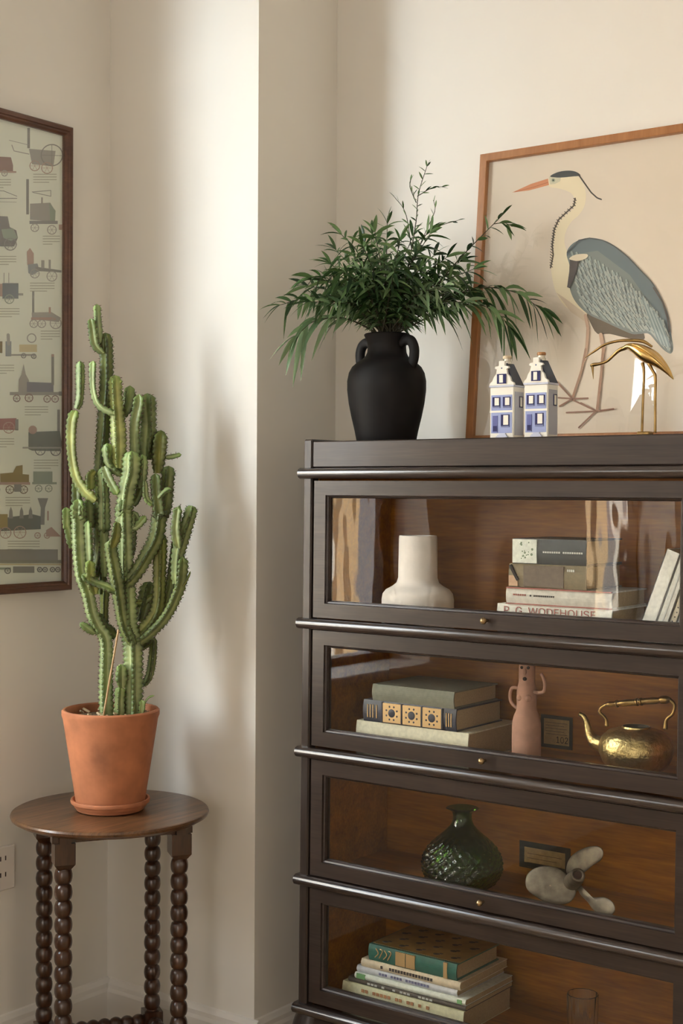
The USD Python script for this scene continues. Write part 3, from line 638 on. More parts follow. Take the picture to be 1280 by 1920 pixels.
for si, (px, wid, (d0, d1), ribs, tone) in enumerate(STEMS):
    n = len(px); pts = [at(x, y, depth=DT + (d0 + (d1 - d0) * i / (n - 1)) / 100) for i, (x, y) in enumerate(px)]
    R = wid / 4.267 / (F / DT) / 2 * 1.22
    p, s = smoothpath(pts, .0035); t, N, Bn = frames(p)
    L = s[-1]; K = 12 * ribs // (1 if ribs < 4 else 2) if False else 24
    th = np.linspace(0, 2 * PI, K, endpoint=False)
    ph = rng.uniform(0, 2 * PI)
    lobe = np.abs(np.cos((th - ph) * ribs / 2)) ** 2.2
    end = np.clip((L - s) / (1.1 * R), 0, 1); sh = np.sqrt(np.maximum(0, 1 - (1 - end) ** 2)); sh = np.maximum(sh, .05)
    start = np.clip(s / (1.2 * R), 0, 1); sh *= (.62 + .38 * start) if si > 1 else 1
    teeth = 1 + .20 * np.cos(2 * PI * s / .0115 + si)
    swell = 1 + .07 * np.sin(s / L * 7 + si * 1.7)
    rad = R * sh[:, None] * swell[:, None] * (.40 + .64 * lobe[None, :] * teeth[:, None])
    v = (p[:, None] + rad[:, :, None] * (np.cos(th)[None, :, None] * N[:, None] + np.sin(th)[None, :, None] * Bn[:, None])).reshape(-1, 3)
    f = []
    for i in range(len(p) - 1):
        for j in range(K):
            k = (j + 1) % K; f += [(i * K + j, i * K + k, (i + 1) * K + k), (i * K + j, (i + 1) * K + k, (i + 1) * K + j)]
    v = np.vstack([v, p[-1] + t[-1] * R * .05]); f += [(len(v) - 1, (len(p) - 1) * K + j, (len(p) - 1) * K + (j + 1) % K) for j in range(K)]
    rib = np.array([.045, .062, .016]) * (1 - tone) + np.array([.13, .19, .055]) * tone
    val = np.array([.16, .19, .035]) * (1 - tone) + np.array([.46, .54, .27]) * tone
    if si % 5 == 3: rib, val = rib * (1.15, 1.02, .8), val * (1.12, 1.0, .7)
    mixv = np.clip(lobe, 0, 1)[None, :, None] * np.ones((len(p), 1, 1))
    nz = meshkit.noise(p * 55, si)[:, None, None]
    c = (val * (1 - mixv) + rib * mixv) * (.75 + .5 * nz)
    tip = np.clip(1 - (L - s) / .03, 0, 1)[:, None, None]
    c = c * (1 - .35 * tip) + np.array([.20, .36, .07]) * (.35 * tip) * (.5 + tone)
    c = np.vstack([c.reshape(-1, 3), c[-1, 0]])
    obj('stem', (v, np.array(f)), CACT, pc, smooth=True, col=c)
    if wid > 30:
        for r in range(ribs):
            a = ph + 2 * PI * r / ribs
            for sd in np.arange(.004 + .0115 * (1 - (si / (2 * PI)) % 1), L - .3 * R, .0115):
                i = int(np.searchsorted(s, sd)); i = min(i, len(p) - 1)
                nd = math.cos(a) * N[i] + math.sin(a) * Bn[i]; base = p[i] + nd * R * sh[i] * swell[i] * 1.06
                side = np.cross(nd, t[i])
                for q in (-1, 1):
                    e = base + nd * .0036 + side * q * .0020 + t[i] * .0012; w = t[i] * .0010; w2 = side * .0010
                    spn.append(trimesh.Trimesh([base - w - nd * .001, base + w - nd * .001, base + w2 - nd * .001, e], [(0, 1, 3), (1, 2, 3), (2, 0, 3)], process=False))
obj('spines', cat(*spn), SPINE, pc, kind='stuff', label='short dark spines along the ribs')
obj('cane', tube([at(*B((398, 1690))[0], depth=DT - .035), at(*B((520, 985))[0], depth=DT - .05)], .0022, 8, .02), CANE, pc, smooth=True, label='thin bamboo cane')

# ------------------------------------------------------------------ black jug on the bookcase
VY = 2.462
vb = at(724, 824, Y=VY); VX = vb[0]; VD = float(np.dot(np.array([VX, VY, TOP]) - EYE, FWD)); VS = VD / F
vz = TOP + .0005
prof_px = [(0, 824), (53, 824), (56, 820), (60, 800), (66, 775), (71, 750), (74, 725), (74, 708), (71, 693), (65, 682), (56, 674), (46, 668), (40, 662), (37, 655), (36, 645), (37, 636), (41, 627), (43, 622), (41, 620), (37, 622), (33, 640), (33, 660), (40, 672), (60, 690), (66, 715), (62, 760), (48, 812), (0, 814)]
vp = [(x * VS, vz + (824 - y) * VS) for x, y in prof_px]
jg = thing('black_jug', 'matt black two handled clay jug on the bookcase top', 'vase', (VX, VY, vz))
obj('body', lathe(vp, (VX, VY, 0), 72), JUG, jg, smooth=50)
zr = lambda y: vz + (824 - y) * VS
for sgn in (1, -1):
    d = np.array([.996, -.078]) * sgn                 # the handles' line across the jug
    pts = [(VX + d[0] * r * VS, VY + d[1] * r * VS, zr(y), 8.0 * VS) for r, y in ((33, 640), (45, 634), (58, 637), (65, 650), (65, 666), (60, 682), (54, 692))]
    obj('handle', tube(pts, 1, 14, .003, flat=1.25), JUG, jg, smooth=True)

# leafy branches in the jug
VM = np.array([VX, VY, zr(628)])
def leaf(base, direction, length, width, droop, mat_, parent, curl=.0):
    d = np.array(direction, float); d /= np.linalg.norm(d)
    side = np.cross(d, (0, 0, 1)); side = side / (np.linalg.norm(side) + 1e-9)
    tw = rng.uniform(-1.2, 1.2); nn = np.cross(side, d); side = side * math.cos(tw) + nn * math.sin(tw); nn = np.cross(side, d)
    v, f = [], []; K = 6
    for i in range(K):
        t = i / (K - 1); c = base + d * length * t + np.array([0, 0, -droop * length * t * t])
        w = width * (math.sin(PI * min(1, t * .93 + .07)) ** .8) * (1 - .15 * t) if i < K - 1 else 0.0002
        v += [c - side * w + nn * w * .25, c, c + side * w + nn * w * .25]
    for i in range(K - 1):
        a = 3 * i; f += [(a, a + 1, a + 4), (a, a + 4, a + 3), (a + 1, a + 2, a + 5), (a + 1, a + 5, a + 4)]
    obj('leaf', trimesh.Trimesh(v, f, process=False), mat_, parent, smooth=True)
def branch(pts, label, nleaf, llen, group=None, mat_=LEAF, r0=.0022, start=.25, droop=.35, spread=.85, width=.0045, tipfan=3, sub=()):
    p, s = smoothpath(pts, .006)
    b = thing('leafy_branch', label, 'branch', tuple(pts[0]), group)
    tw = [tube(np.c_[p, np.interp(s, [0, s[-1]], [r0, .0006])], 1, 6, .01)]
    t, N, Bn = frames(p)
    for sp in sub: tw.append(tube(np.c_[np.array(sp), np.interp(range(len(sp)), [0, len(sp) - 1], [.0010, .0005])], 1, 5, .008))
    obj('twig', cat(*tw), TWIG, b, smooth=True)
    for i in range(nleaf):
        u = start + (1 - start) * (i + rng.uniform(-.3, .3)) / nleaf; k = int(np.clip(u, 0, 1) * (len(p) - 1))
        a = i * 2.4 + rng.uniform(-.4, .4)
        d = t[k] * (1 - spread * .55) + (N[k] * math.cos(a) + Bn[k] * math.sin(a)) * spread
        leaf(p[k], d, llen * rng.uniform(.65, 1.15), width * rng.uniform(.8, 1.15), droop * rng.uniform(.4, 1.4), mat_, b)
    for i in range(tipfan):
        d = t[-1] + (N[-1] * math.cos(i * 2.1) + Bn[-1] * math.sin(i * 2.1)) * .45
        leaf(p[-1], d, llen * rng.uniform(.8, 1.1), width, droop * .6, mat_, b)
    for sp in sub:
        sp = np.array(sp); dd = sp[-1] - sp[-2]; dd /= np.linalg.norm(dd)
        for k in range(7):
            q = sp[0] + (sp[-1] - sp[0]) * (.25 + .75 * k / 6) if len(sp) == 2 else smoothpath(sp, .004)[0][int((.25 + .74 * k / 6) * (len(smoothpath(sp, .004)[0]) - 1))]
            sd = np.array([rng.uniform(-1, 1), rng.uniform(-.6, .6), rng.uniform(-.4, 1)])
            leaf(q, dd + sd * .7, llen * rng.uniform(.7, 1.05), width, droop, mat_, b)
P = lambda x, y, off=0: at(x, y, depth=VD + off)
branch([VM, P(762, 510, -.01), P(779, 420, -.01), P(784, 365, -.01), P(800, 312, 0)], 'tall thin upright sprig with tiny sparse leaves above the bunch', 20, .020, width=.0020, droop=.1, start=.55, r0=.0018,
       sub=([P(782, 368), P(810, 352), P(832, 350)], [P(782, 470), P(800, 430), P(815, 395), P(812, 375)], [P(778, 455), P(822, 425), P(862, 412)], [P(772, 470, -.02), P(760, 400, -.02), P(738, 368, -.02)], [P(780, 380), P(768, 350), P(770, 335)]))
branch([VM, P(800, 555, -.04), P(868, 478, -.05), P(942, 403, -.06)], 'branch reaching up to the right across the picture frame', 22, .036, start=.3, droop=.3, tipfan=1, sub=([P(925, 420, -.06), P(945, 418, -.06), P(960, 425, -.06)],))
branch([VM, P(830, 565, -.04), P(900, 540, -.06), P(965, 548, -.09), P(1012, 578, -.10)], 'long right branch drooping over the white house bottles', 34, .056, start=.3, droop=.75, width=.0058, spread=.6, tipfan=4)
branch([VM, P(840, 578, -.05), P(900, 572, -.08), P(938, 592, -.10), P(952, 612, -.10)], 'shorter right branch with a fan of hanging leaves', 26, .056, start=.4, droop=1.0, width=.0055, spread=.55, tipfan=6)
branch([VM, P(660, 572, -.02), P(590, 555, -.03), P(525, 572, -.03)], 'longest left branch with pointed leaves near the pillar edge', 26, .046, start=.35, droop=.6, width=.0046, tipfan=4)
branch([VM, P(650, 598, -.05), P(590, 602, -.06), P(558, 628, -.07)], 'low left sprig of pale green hanging leaves', 18, .060, start=.45, droop=.8, width=.0062, spread=.5, mat_=PLEAF, tipfan=6)
branch([VM, P(700, 540, -.01), P(668, 470, -.01), P(640, 440, -.01)], 'upper left branch arching over with long dark leaves', 22, .055, start=.4, droop=.6, tipfan=4)
branch([VM, P(690, 560, -.03), P(640, 520, -.04), P(585, 520, -.05)], 'left branch with broad yellowish green leaves', 22, .050, start=.35, droop=.5, width=.006, tipfan=4)
for i in range(44):
    u = (i * .618034) % 1.0; ang = math.radians(18 + 150 * u); rr = 150 + 45 * ((i * .41) % 1.0) * (1 if i % 2 else -1.4)
    x = 738 + .92 * rr * math.cos(ang); y = 612 - rr * math.sin(ang)
    o = (-.085, .05, -.04, .0, -.11, .03, -.06)[i % 7]
    mid = VM * .55 + P(x, y, o) * .45 + np.array([0, 0, .035])
    side = 'left part' if x < 690 else ('right part' if x > 785 else 'dense middle')
    branch([VM + np.array([rng.uniform(-.02, .02), rng.uniform(-.02, .02), 0]), mid, P(x, y, o)], 'dark green leafy branch in the %s of the bunch in the black jug' % side, 32, .050, group='branches in the %s of the bunch' % side, start=.22, droop=.45, mat_=LEAF if i % 6 else PLEAF, tipfan=4, width=.0042)

# ------------------------------------------------------------------ two house bottles
def house(cx, lab, zs, cork):
    Yh = 2.348
    p = at(cx[0], 815, Y=Yh); x0, x1 = p[0], at(cx[1], 815, Y=Yh)[0]
    D = .040; w = x1 - x0; H = .098 * zs; z = TOP + .0004
    hh = thing('house_bottle', lab, 'ornament', ((x0 + x1) / 2, Yh + D / 2, z), 'pair of blue and white house bottles')
    WH, BLU, NAVY, GRY, PALE = lin(232, 230, 222), lin(150, 162, 206), lin(36, 40, 92), lin(150, 150, 156), lin(196, 202, 222)
    def colored(name, m, c, parent, smooth=False):
        return obj(name, (np.array(m.vertices), np.array(m.faces)), GLAZE, parent, col=np.tile(c, (len(m.vertices), 1)))
    bd = colored('walls', box(x0, x1, Yh, Yh + D, z, z + H, .0012), WH, hh)
    fz = lambda a: z + H * a
    colored('front_tiles', box(x0 + .003, x1 - .003, Yh - .0006, Yh + .001, fz(.10), fz(.84)), BLU, bd)
    colored('side_tiles', box(x1 - .001, x1 + .0006, Yh + .004, Yh + D - .004, fz(.06), fz(.90)), lin(168, 172, 188), bd)
    colored('cornice', box(x0 - .0015, x1 + .0015, Yh - .002, Yh + D + .001, fz(.99), fz(1.03), .0008), PALE, hh)
    colored('string_course', box(x0, x1, Yh - .0012, Yh + .001, fz(.50), fz(.54)), WH, hh)
    gx = lambda t: x0 + w * t
    def win(a, b, c, d, side=False):
        fr = colored('window', box(gx(a), gx(b), Yh - .0014, Yh, fz(c), fz(d)), NAVY, hh)
        colored('window_light', box(gx(a + (b - a) * .3), gx(b - (b - a) * .12), Yh - .0020, Yh - .0012, fz(c + .02), fz(d - .015)), WH, fr)
        colored('window_ledge', box(gx(a + .02), gx(b), Yh - .0022, Yh, fz(c - .025), fz(c)), lin(110, 120, 160), fr)
    win(.12, .44, .62, .80); win(.56, .88, .62, .80); win(.48, .84, .24, .46)
    dr = colored('front_door', box(gx(.13), gx(.34), Yh - .0014, Yh, fz(.12), fz(.44)), lin(96, 104, 160), hh)
    colored('door_panel', box(gx(.16), gx(.31), Yh - .002, Yh - .001, fz(.14), fz(.24)), NAVY, dr)
    st = [box(gx(.30 + .05 * k), gx(.78 - .05 * k), Yh - .004 + .0008 * k, Yh, fz(.01 + .03 * k), fz(.04 + .03 * k)) for k in range(3)]
    colored('front_steps', cat(*st), PALE, hh)
    side = colored('side_window', box(x1, x1 + .0014, Yh + D * .5, Yh + D * .85, fz(.60), fz(.82)), NAVY, hh)
    colored('side_light', box(x1 + .0008, x1 + .0020, Yh + D * .58, Yh + D * .75, fz(.62), fz(.80)), WH, side)
    gz = z + H * 1.03; GH = .046 * zs
    sh_ = [(-.02, 0), (1.02, 0), (1.0, .09), (.9, .16), (.84, .34), (.74, .46), (.70, .66), (.80, .70), (.76, .78), (.62, .80), (.62, 1.0), (.38, 1.0), (.38, .80), (.24, .78), (.20, .70), (.30, .66), (.26, .46), (.16, .34), (.10, .16), (0, .09)]
    gb = colored('gable', prism(Polygon([(x0 + w * a, gz + GH * b) for a, b in sh_]), .006, lambda a, b, c: np.array([a, Yh - .0012 + c, b])), WH, hh)
    win2 = colored('gable_window', box(gx(.32), gx(.70), Yh - .003, Yh - .001, gz + GH * .06, gz + GH * .46), NAVY, gb)
    colored('gable_light', box(gx(.42), gx(.58), Yh - .0036, Yh - .0025, gz + GH * .10, gz + GH * .42), WH, win2)
    colored('gable_disc', ball((gx(.5), Yh - .0012, gz + GH * .70), .0016, (1, .4, 1), 1), lin(120, 128, 160), gb)
    rf = trimesh.convex.convex_hull(np.array([(x0, Yh + .005, gz), (x1, Yh + .005, gz), (x0, Yh + D, gz), (x1, Yh + D, gz), (gx(.40), Yh + .005, gz + GH * .92), (gx(.60), Yh + .005, gz + GH * .92), (gx(.40), Yh + D - .004, gz + GH * .92), (gx(.60), Yh + D - .004, gz + GH * .92)]))
    colored('roof', rf, lin(44, 44, 70), hh)
    nk = colored('bottle_neck', lathe([(0, 0), (.0085, 0), (.0085, .004), (.0065, .006), (.0065, .010), (0, .010)], (gx(.5), Yh + D * .5, gz + GH * .90), 20), lin(225, 218, 200), hh)
    obj('stopper', lathe([(0, 0), (.0078, 0), (.0085, .001), (.0085, .0045), (.007, .006), (0, .006)], (gx(.5), Yh + D * .5, gz + GH * .90 + .010), 20), cork, hh, smooth=40)
house((918, 962), 'left of two blue and white Dutch gabled house bottles', 1.0, CORK)
house((982, 1026), 'right of two blue and white gabled house bottles, brown stopper', 1.02, plain('brown_wax', (.40, .19, .07), .4))

# ------------------------------------------------------------------ brass crane
CY = 2.47
C = lambda x, y, o=0: at(x, y, Y=CY + o)
base = C(1196, 818); 
cr = thing('brass_crane', 'slender brass crane figurine standing before the heron picture', 'figurine', (base[0], CY, TOP))
CS = float(np.dot(C(1200, 720) - EYE, FWD)) / F
obj('base', lathe([(0, 0), (.030, 0), (.031, .002), (.030, .005), (.027, .0065), (0, .0065)], (0, 0, 0), 48).apply_transform(np.diag([1.15, .8, 1, 1])).apply_translation((C(1204, 818)[0], CY, TOP + .0004)), BRASS, cr, smooth=40)
obj('base_block', box(C(1196, 810)[0], C(1220, 810)[0], CY - .008, CY + .012, TOP + .006, TOP + .013, .002), BRASSDK, cr)
def R_(pts): return [(*C(x, y, o), r * CS) for x, y, o, r in pts]
bt = tube(R_([(1166, 655, 0, 4), (1178, 650, 0, 8), (1192, 654, 0, 14), (1208, 663, 0, 19), (1225, 672, 0, 17.5), (1240, 684, 0, 12), (1252, 697, 0, 7), (1262, 711, 0, 1.2)]), 1, 20, .003, flat=.75)
obj('body', bt, BRASS, cr, smooth=True)
for o in (-.013, .013):
    obj('wing', tube(R_([(1185, 645, o, 4), (1205, 652, o * 1.2, 10), (1228, 668, o * 1.1, 11), (1246, 688, o * .8, 6), (1258, 706, o * .2, 1)]), 1, 14, .003, flat=.35), BRASS, cr, smooth=True)
obj('neck', tube(R_([(1172, 652, 0, 4.5), (1160, 657, 0, 3.6), (1150, 666, 0, 2.8), (1138, 677, 0, 2.6), (1124, 682, 0, 2.8), (1112, 684, 0, 3.6), (1107, 686, 0, 2.6)]), 1, 12, .002), BRASSDK, cr, smooth=True)
obj('beak', tube(R_([(1110, 684, 0, 3.2), (1111, 697, 0, 1.8), (1112, 711, 0, .5)]), 1, 10, .002), BRASSDK, cr, smooth=True)
obj('plume', tube(R_([(1096, 671, -.004, .8), (1112, 660, -.004, 2.0), (1132, 647, -.003, 2.4), (1155, 640, -.002, 2.6), (1180, 638, 0, 3.0), (1205, 640, 0, 3.2), (1222, 650, 0, 2)]), 1, 12, .003), BRASSDK, cr, smooth=True)
obj('leg', tube(R_([(1204, 680, .004, 3.6), (1207, 700, .004, 2.4), (1205, 750, .004, 2.4), (1203, 812, .004, 2.4)]), 1, 10, .004), BRASSDK, cr, smooth=True)
obj('leg', tube(R_([(1216, 682, -.004, 3.6), (1224, 697, -.004, 2.6), (1228, 706, -.004, 2.8), (1228, 750, -.004, 2.4), (1228, 812, -.004, 2.4)]), 1, 10, .004), BRASSDK, cr, smooth=True)

# ------------------------------------------------------------------ books
def cloth(name, c, rough=.7): return plain(name, c, rough, noise=(120, .12))
PAGES = plain('book_pages', (.46, .34, .20), .85, noise=(300, .1))
def book(label, x0, x1, y0, z0, th, depth, cover, name='book', group=None, marks=(), pages=PAGES, soft=False):
    """A book lying flat, its spine to the room; marks: (u0, u1, v0, v1, material, name) on the spine."""
    b = thing(name, label, 'book', ((x0 + x1) / 2, y0 + depth / 2, z0), group)
    cv = .0012 if soft else .0026
    n = 9; arc = [(y0 + .006 * (1 - math.sin(PI * i / (n - 1))) * .6, z0 + th * i / (n - 1)) for i in range(n)]
    outer = arc + [(y0 + depth, z0 + th), (y0 + depth, z0 + th - cv)] + [(y + cv * 1.2, np.clip(z, z0 + cv, z0 + th - cv)) for y, z in arc[::-1]] + [(y0 + depth, z0 + cv), (y0 + depth, z0)]
    obj('cover', prism(Polygon(outer).buffer(0), x1 - x0, lambda a, b_, c: np.array([x0 + c, a, b_])), cover, b)
    e = .001 if soft else .0035
    obj('pages', box(x0 + e, x1 - e, y0 + .006, y0 + depth - e, z0 + cv, z0 + th - cv), pages, b)
    for (u0, u1, v0, v1, m, nm) in marks:
        obj(nm, box(x0 + (x1 - x0) * u0, x0 + (x1 - x0) * u1, y0 - .0006, y0 + .006, z0 + th * v0, z0 + th * v1), m, b)
    return b
def dashes(b, x0, x1, y0, z0, z1, m, n=9, fill=.7):
    """small illegible spine lettering"""
    k = []; w = (x1 - x0) / n
    for i in range(n):
        if rng.random() < .88: k.append(box(x0 + w * i, x0 + w * (i + fill), y0 - .0008, y0 + .0005, z0, z1))
    obj('spine_lettering', cat(*k), m, b)
def text(b, s, h, x, y, z, m, bold=True, width=None):
    t = meshkit.text_mesh(s, h, .0005, bold); 
    if width: t.vertices[:, 0] *= width / np.ptp(t.vertices[:, 0])
    t.vertices = np.c_[x + t.vertices[:, 0], y - t.vertices[:, 2], z + t.vertices[:, 1]]; obj('spine_lettering', t, m, b)
INKR = plain('ink_red', (.36, .12, .10), .7); INKK = plain('ink_dark', (.06, .05, .05), .7); INKW = plain('ink_pale', (.60, .60, .58), .6); INKO = plain('ink_orange', (.55, .26, .13), .7); INKB = plain('ink_blue', (.16, .16, .30), .7)
GOLD = plain('gold_leaf', (.66, .44, .22), .4, metallic=.5)
def xs(a, b, y, Y): return at(a, y, Y=Y)[0], at(b, y, Y=Y)[0]
# shelf 1, right
Y1 = 2.362; z = SHELF[0] + .0003
def zt(px, py, Y): return at(px, py, Y=Y)[2]
tops = [zt(932, 1131, Y1), zt(948, 1100, Y1), zt(953, 1056, Y1), zt(960, 1009, Y1)]
x0, x1 = xs(931, 1146, 1140, Y1); th = tops[0] - z
b = book('white book with large red lettering at the bottom of the upper stack', x0, x1, Y1, z, th, .15, cloth('white_jacket', (.80, .78, .72)), group=None)
text(b, 'P. G. WODEHOUSE', .0140, x0 + .014, Y1 + .0006, z + th - .0185, INKR, False, (x1 - x0) * .80)
x0, x1 = xs(948, 1146, 1110, Y1); th = tops[1] - tops[0] - .0004; z = tops[0] + .0002
b = book('pale grey book with red edges, second from bottom of upper stack', x0, x1, Y1, z, th, .15, cloth('grey_jacket', (.60, .57, .52)), marks=[(0, 1, .93, 1.0, INKR, 'red_edge'), (0, 1, 0, .06, INKR, 'red_edge')])
dashes(b, x0 + .016, x0 + .045, Y1, z + th * .52, z + th * .62, INKR, 6); dashes(b, x0 + .048, x0 + .105, Y1, z + th * .50, z + th * .60, INKK, 14)
x0, x1 = xs(953, 1098, 1070, Y1); th = tops[2] - tops[1] - .0004; z = tops[1] + .0002
b = book('worn olive brown book with a photo at the spine end, upper stack', x0, x1, Y1, z, th, .15, cloth('olive_jacket', (.20, .16, .10)), marks=[(.2, .72, .06, .94, cloth('olive_panel', (.15, .115, .09)), 'spine_panel')])
obj('spine_picture', cat(box(x0 + .001, x0 + .020, Y1 - .0008, Y1 + .006, z + th * .05, z + th * .5)), cloth('skin_photo', (.52, .33, .22)), b)
obj('spine_picture', tube([(x0 + .004, Y1, z + th * .93), (x0 + .012, Y1, z + th * .62), (x0 + .021, Y1, z + th * .30)], .0035, 8), INKK, b)
dashes(b, x0 + .125, x0 + .145, Y1, z + th * .74, z + th * .84, INKW, 5)
x0, x1 = xs(960, 1098, 1030, Y1); th = tops[3] - tops[2] - .0004; z = tops[2] + .0002
b = book('thick charcoal book with white floral spine panel on top of upper stack', x0, x1, Y1, z, th, .15, cloth('charcoal_jacket', (.045, .05, .056), .45), marks=[(.005, .34, .03, .97, cloth('floral_panel', (.70, .72, .66)), 'spine_panel')])
fl = [ball((x0 + .016 + .028 * rng.random(), Y1 - .0006, z + th * rng.uniform(.2, .9)), rng.uniform(.0012, .0026), (1, .2, 1), 1) for _ in range(16)]
obj('flower_print', cat(*fl), plain('flower_ink', (.22, .28, .20), .7), b)
dashes(b, x0 + .066, x0 + .150, Y1, z + th * .45, z + th * .52, INKW, 18)
# shelf 1, far right: books leaning against the side
lean = math.radians(20)
cols = [cloth('lean_a', (.78, .76, .71)), cloth('lean_b', (.74, .72, .67)), cloth('lean_c', (.62, .54, .42)), cloth('lean_d', (.70, .66, .60)), cloth('lean_e', (.50, .40, .29))]
labs = ['leftmost of white booklets leaning at the right end of top shelf', 'second white booklet leaning at the right end of top shelf', 'patterned cream booklet in the middle of the leaning row', 'fourth booklet in the leaning row on the top shelf', 'tan booklet nearest the right side of top shelf, leaning']
xb = at(1194, 1170, Y=2.375)[0]
for i in range(5):
    th = (.026, .020, .012, .010, .014)[i]; hgt = (.165, .160, .150, .120, .09)[i]
    def pl(a, c, y): return np.array([xb + a * math.cos(lean) + c * math.sin(lean), y, SHELF[0] + .0005 + c * math.cos(lean) + (off + th - a) * math.sin(lean)])
    off = 0
    bk = thing('booklet', labs[i], 'book', (xb + th / 2, 2.43, SHELF[0]), None)
    def sb(a0, a1, c0, c1, y0, y1):
        v = np.array([pl(a, c, y) for a in (a0, a1) for c in (c0, c1) for y in (y0, y1)]); return trimesh.convex.convex_hull(v)
    obj('cover', cat(sb(0, .0012, 0, hgt, 2.375, 2.495), sb(th - .0012, th, 0, hgt, 2.375, 2.495), sb(0, th, 0, hgt, 2.375, 2.3764)), cols[i], bk)
    obj('pages', sb(.0012, th - .0012, .001, hgt - .001, 2.377, 2.494), PAGES, bk)
    if i == 2: obj('spine_dots', cat(*[ball(pl(th * rng.uniform(.3, .7), hgt * (.05 + .06 * k), 2.375), .0014, (1, .2, 1), 1) for k in range(15)]), INKK, bk)
    if i in (1, 3): obj('spine_stripe', sb(th * .42, th * .55, .004, hgt - .004, 2.3744, 2.376), INKW if i == 1 else INKR, bk)
    xb += (th + .0012) / math.cos(lean)
# shelf 2, left
Y2 = 2.372; z = SHELF[1] + .0003
t1, t2, t3 = zt(668, 1350, Y2), zt(681, 1311, Y2), zt(697, 1282, Y2)
x0, x1 = xs(667, 877, 1360, Y2)
book('thick cream cloth book at the bottom of the second shelf stack', x0, x1, Y2, z, t1 - z, .20, cloth('cream_cloth', (.72, .67, .52)))
x0, x1 = xs(680, 854, 1330, Y2); z = t1 + .0003; th = t2 - z
NV = cloth('navy_leather', (.035, .038, .062), .4)
b = book('navy leather book with gilt rosette panels on its spine', x0, x1, Y2, z, th, .18, NV)
L = x1 - x0
for a in (.215, .43, .645, .86):
    obj('spine_band', box(x0 + L * (a - .006), x0 + L * (a + .006), Y2 - .0015, Y2 + .004, z + .001, z + th - .001), NV, b)
for k, a in enumerate((.225, .44, .655)):
    pn = obj('gilt_panel', box(x0 + L * a, x0 + L * (a + .195), Y2 - .0008, Y2 + .003, z + th * .06, z + th * .94), GOLD, b)
    cx_ = x0 + L * (a + .0975)
    orn = [ball((cx_, Y2 - .001, z + th * .5), .0085, (1, .12, 1), 2)] + [ball((cx_ + .014 * math.cos(q), Y2 - .0009, z + th * .5 + .014 * math.sin(q)), .0022, (1, .2, 1), 1) for q in np.arange(8) * PI / 4 + .39]
    obj('rosette', cat(*orn), NV, pn)
for a in (.05, .08, .11, .15, .90, .925, .95): obj('gilt_line', cat(*[box(x0 + L * a, x0 + L * (a + .008), Y2 - .0008, Y2 + .003, z + th * .2, z + th * .8)]), GOLD, b)
x0, x1 = xs(697, 850, 1300, Y2); z = t2 + .0003
book('faded grey green cloth book on top of the second shelf stack', x0, x1, Y2, z, t3 - z, .17, cloth('greygreen_cloth', (.19, .19, .15)))
# shelf 4
Y4 = 2.375; z = SHELF[3] + .0003
lst = [('cream yellow paperback with orange spine lettering, bottom of lowest stack', 641, 868, .045, (.72, .68, .46), INKO),
       ('thin dark brown book second from bottom of lowest stack', 652, 872, .011, (.10, .085, .075), INKW),
       ('white paperback with green spine end in the lowest stack', 664, 872, .013, (.74, .76, .68), None),
       ('pale lilac paperback with blue lettering in the lowest stack', 668, 856, .014, (.62, .63, .68), INKB),
       ('buff paperback with dark lettering under the green book', 676, 862, .017, (.72, .60, .44), INKK)]
GRN = plain('spine_green', (.20, .42, .18), .6)
for i, (lab, a, c_, th, colr, ink) in enumerate(lst):
    yy = Y4 + (.0, .004, .002, .006, .004)[i]
    x0, x1 = xs(a, c_, 1860, yy)
    b = book(lab, x0, x1, yy, z, th - .0004, .185, cloth('pb_%d' % i, colr), soft=True, marks=[(.02, .10, .1, .9, GRN, 'green_patch'), (.93, .97, .2, .8, GRN, 'green_patch')] if i == 2 else ())
    if ink: dashes(b, x0 + .05, x0 + (x1 - x0) * .74, yy, z + th * (.70 if i == 0 else .32), z + th * (.84 if i == 0 else .66), ink, 18)
    z += th
x0, x1 = xs(690, 855, 1810, Y4 + .006); th = .033
DG = cloth('green_cloth', (.025, .13, .105), .4)
yy = Y4 + .006
b = book('green spined book with gold patterned cover on top of lowest stack', x0, x1, yy, z, th, .165, DG)
L = x1 - x0
obj('gold_cover', box(x0 + .003, x1, yy + .012, yy + .163, z + th, z + th + .0006), plain('gold_cover', (.30, .17, .05), .45, noise=(40, .25)), b)
mt = []
for i in range(5):
    for j in range(4):
        px_, py_ = x0 + .022 + i * .042 + (j % 2) * .018, yy + .03 + j * .036
        if px_ < x1 - .012: mt += [ball((px_, py_, z + th + .0006), .0075, (1, .8, .1), 1), ball((px_ + .007, py_ + .007, z + th + .0006), .005, (1, .8, .1), 1)]
obj('cover_motif', cat(*mt), INKK, b)
obj('gilt_panel', box(x0 + L * .32, x0 + L * .43, yy - .0008, yy + .004, z + th * .08, z + th * .92), GOLD, b); obj('gilt_panel', box(x0 + L * .44, x0 + L * .54, yy - .0008, yy + .004, z + th * .08, z + th * .92), GOLD, b)
obj('gilt_band', box(x0 + L * .86, x0 + L * .90, yy - .0008, yy + .004, z + th * .03, z + th * .97), GOLD, b)
fl = [tube([(x0 + L * (.08 + .05 * k), yy - .0002, z + th * .25), (x0 + L * (.12 + .05 * k), yy - .0004, z + th * (.55 + .2 * (k % 2))), (x0 + L * (.09 + .05 * k), yy - .0002, z + th * .82)], .0012, 6) for k in range(4)]
obj('gilt_scrolls', cat(*fl), GOLD, b)

# ------------------------------------------------------------------ ornaments in the bookcase
def scale_at(px, py, Y): return float(np.dot(at(px, py, Y=Y) - EYE, FWD)) / F
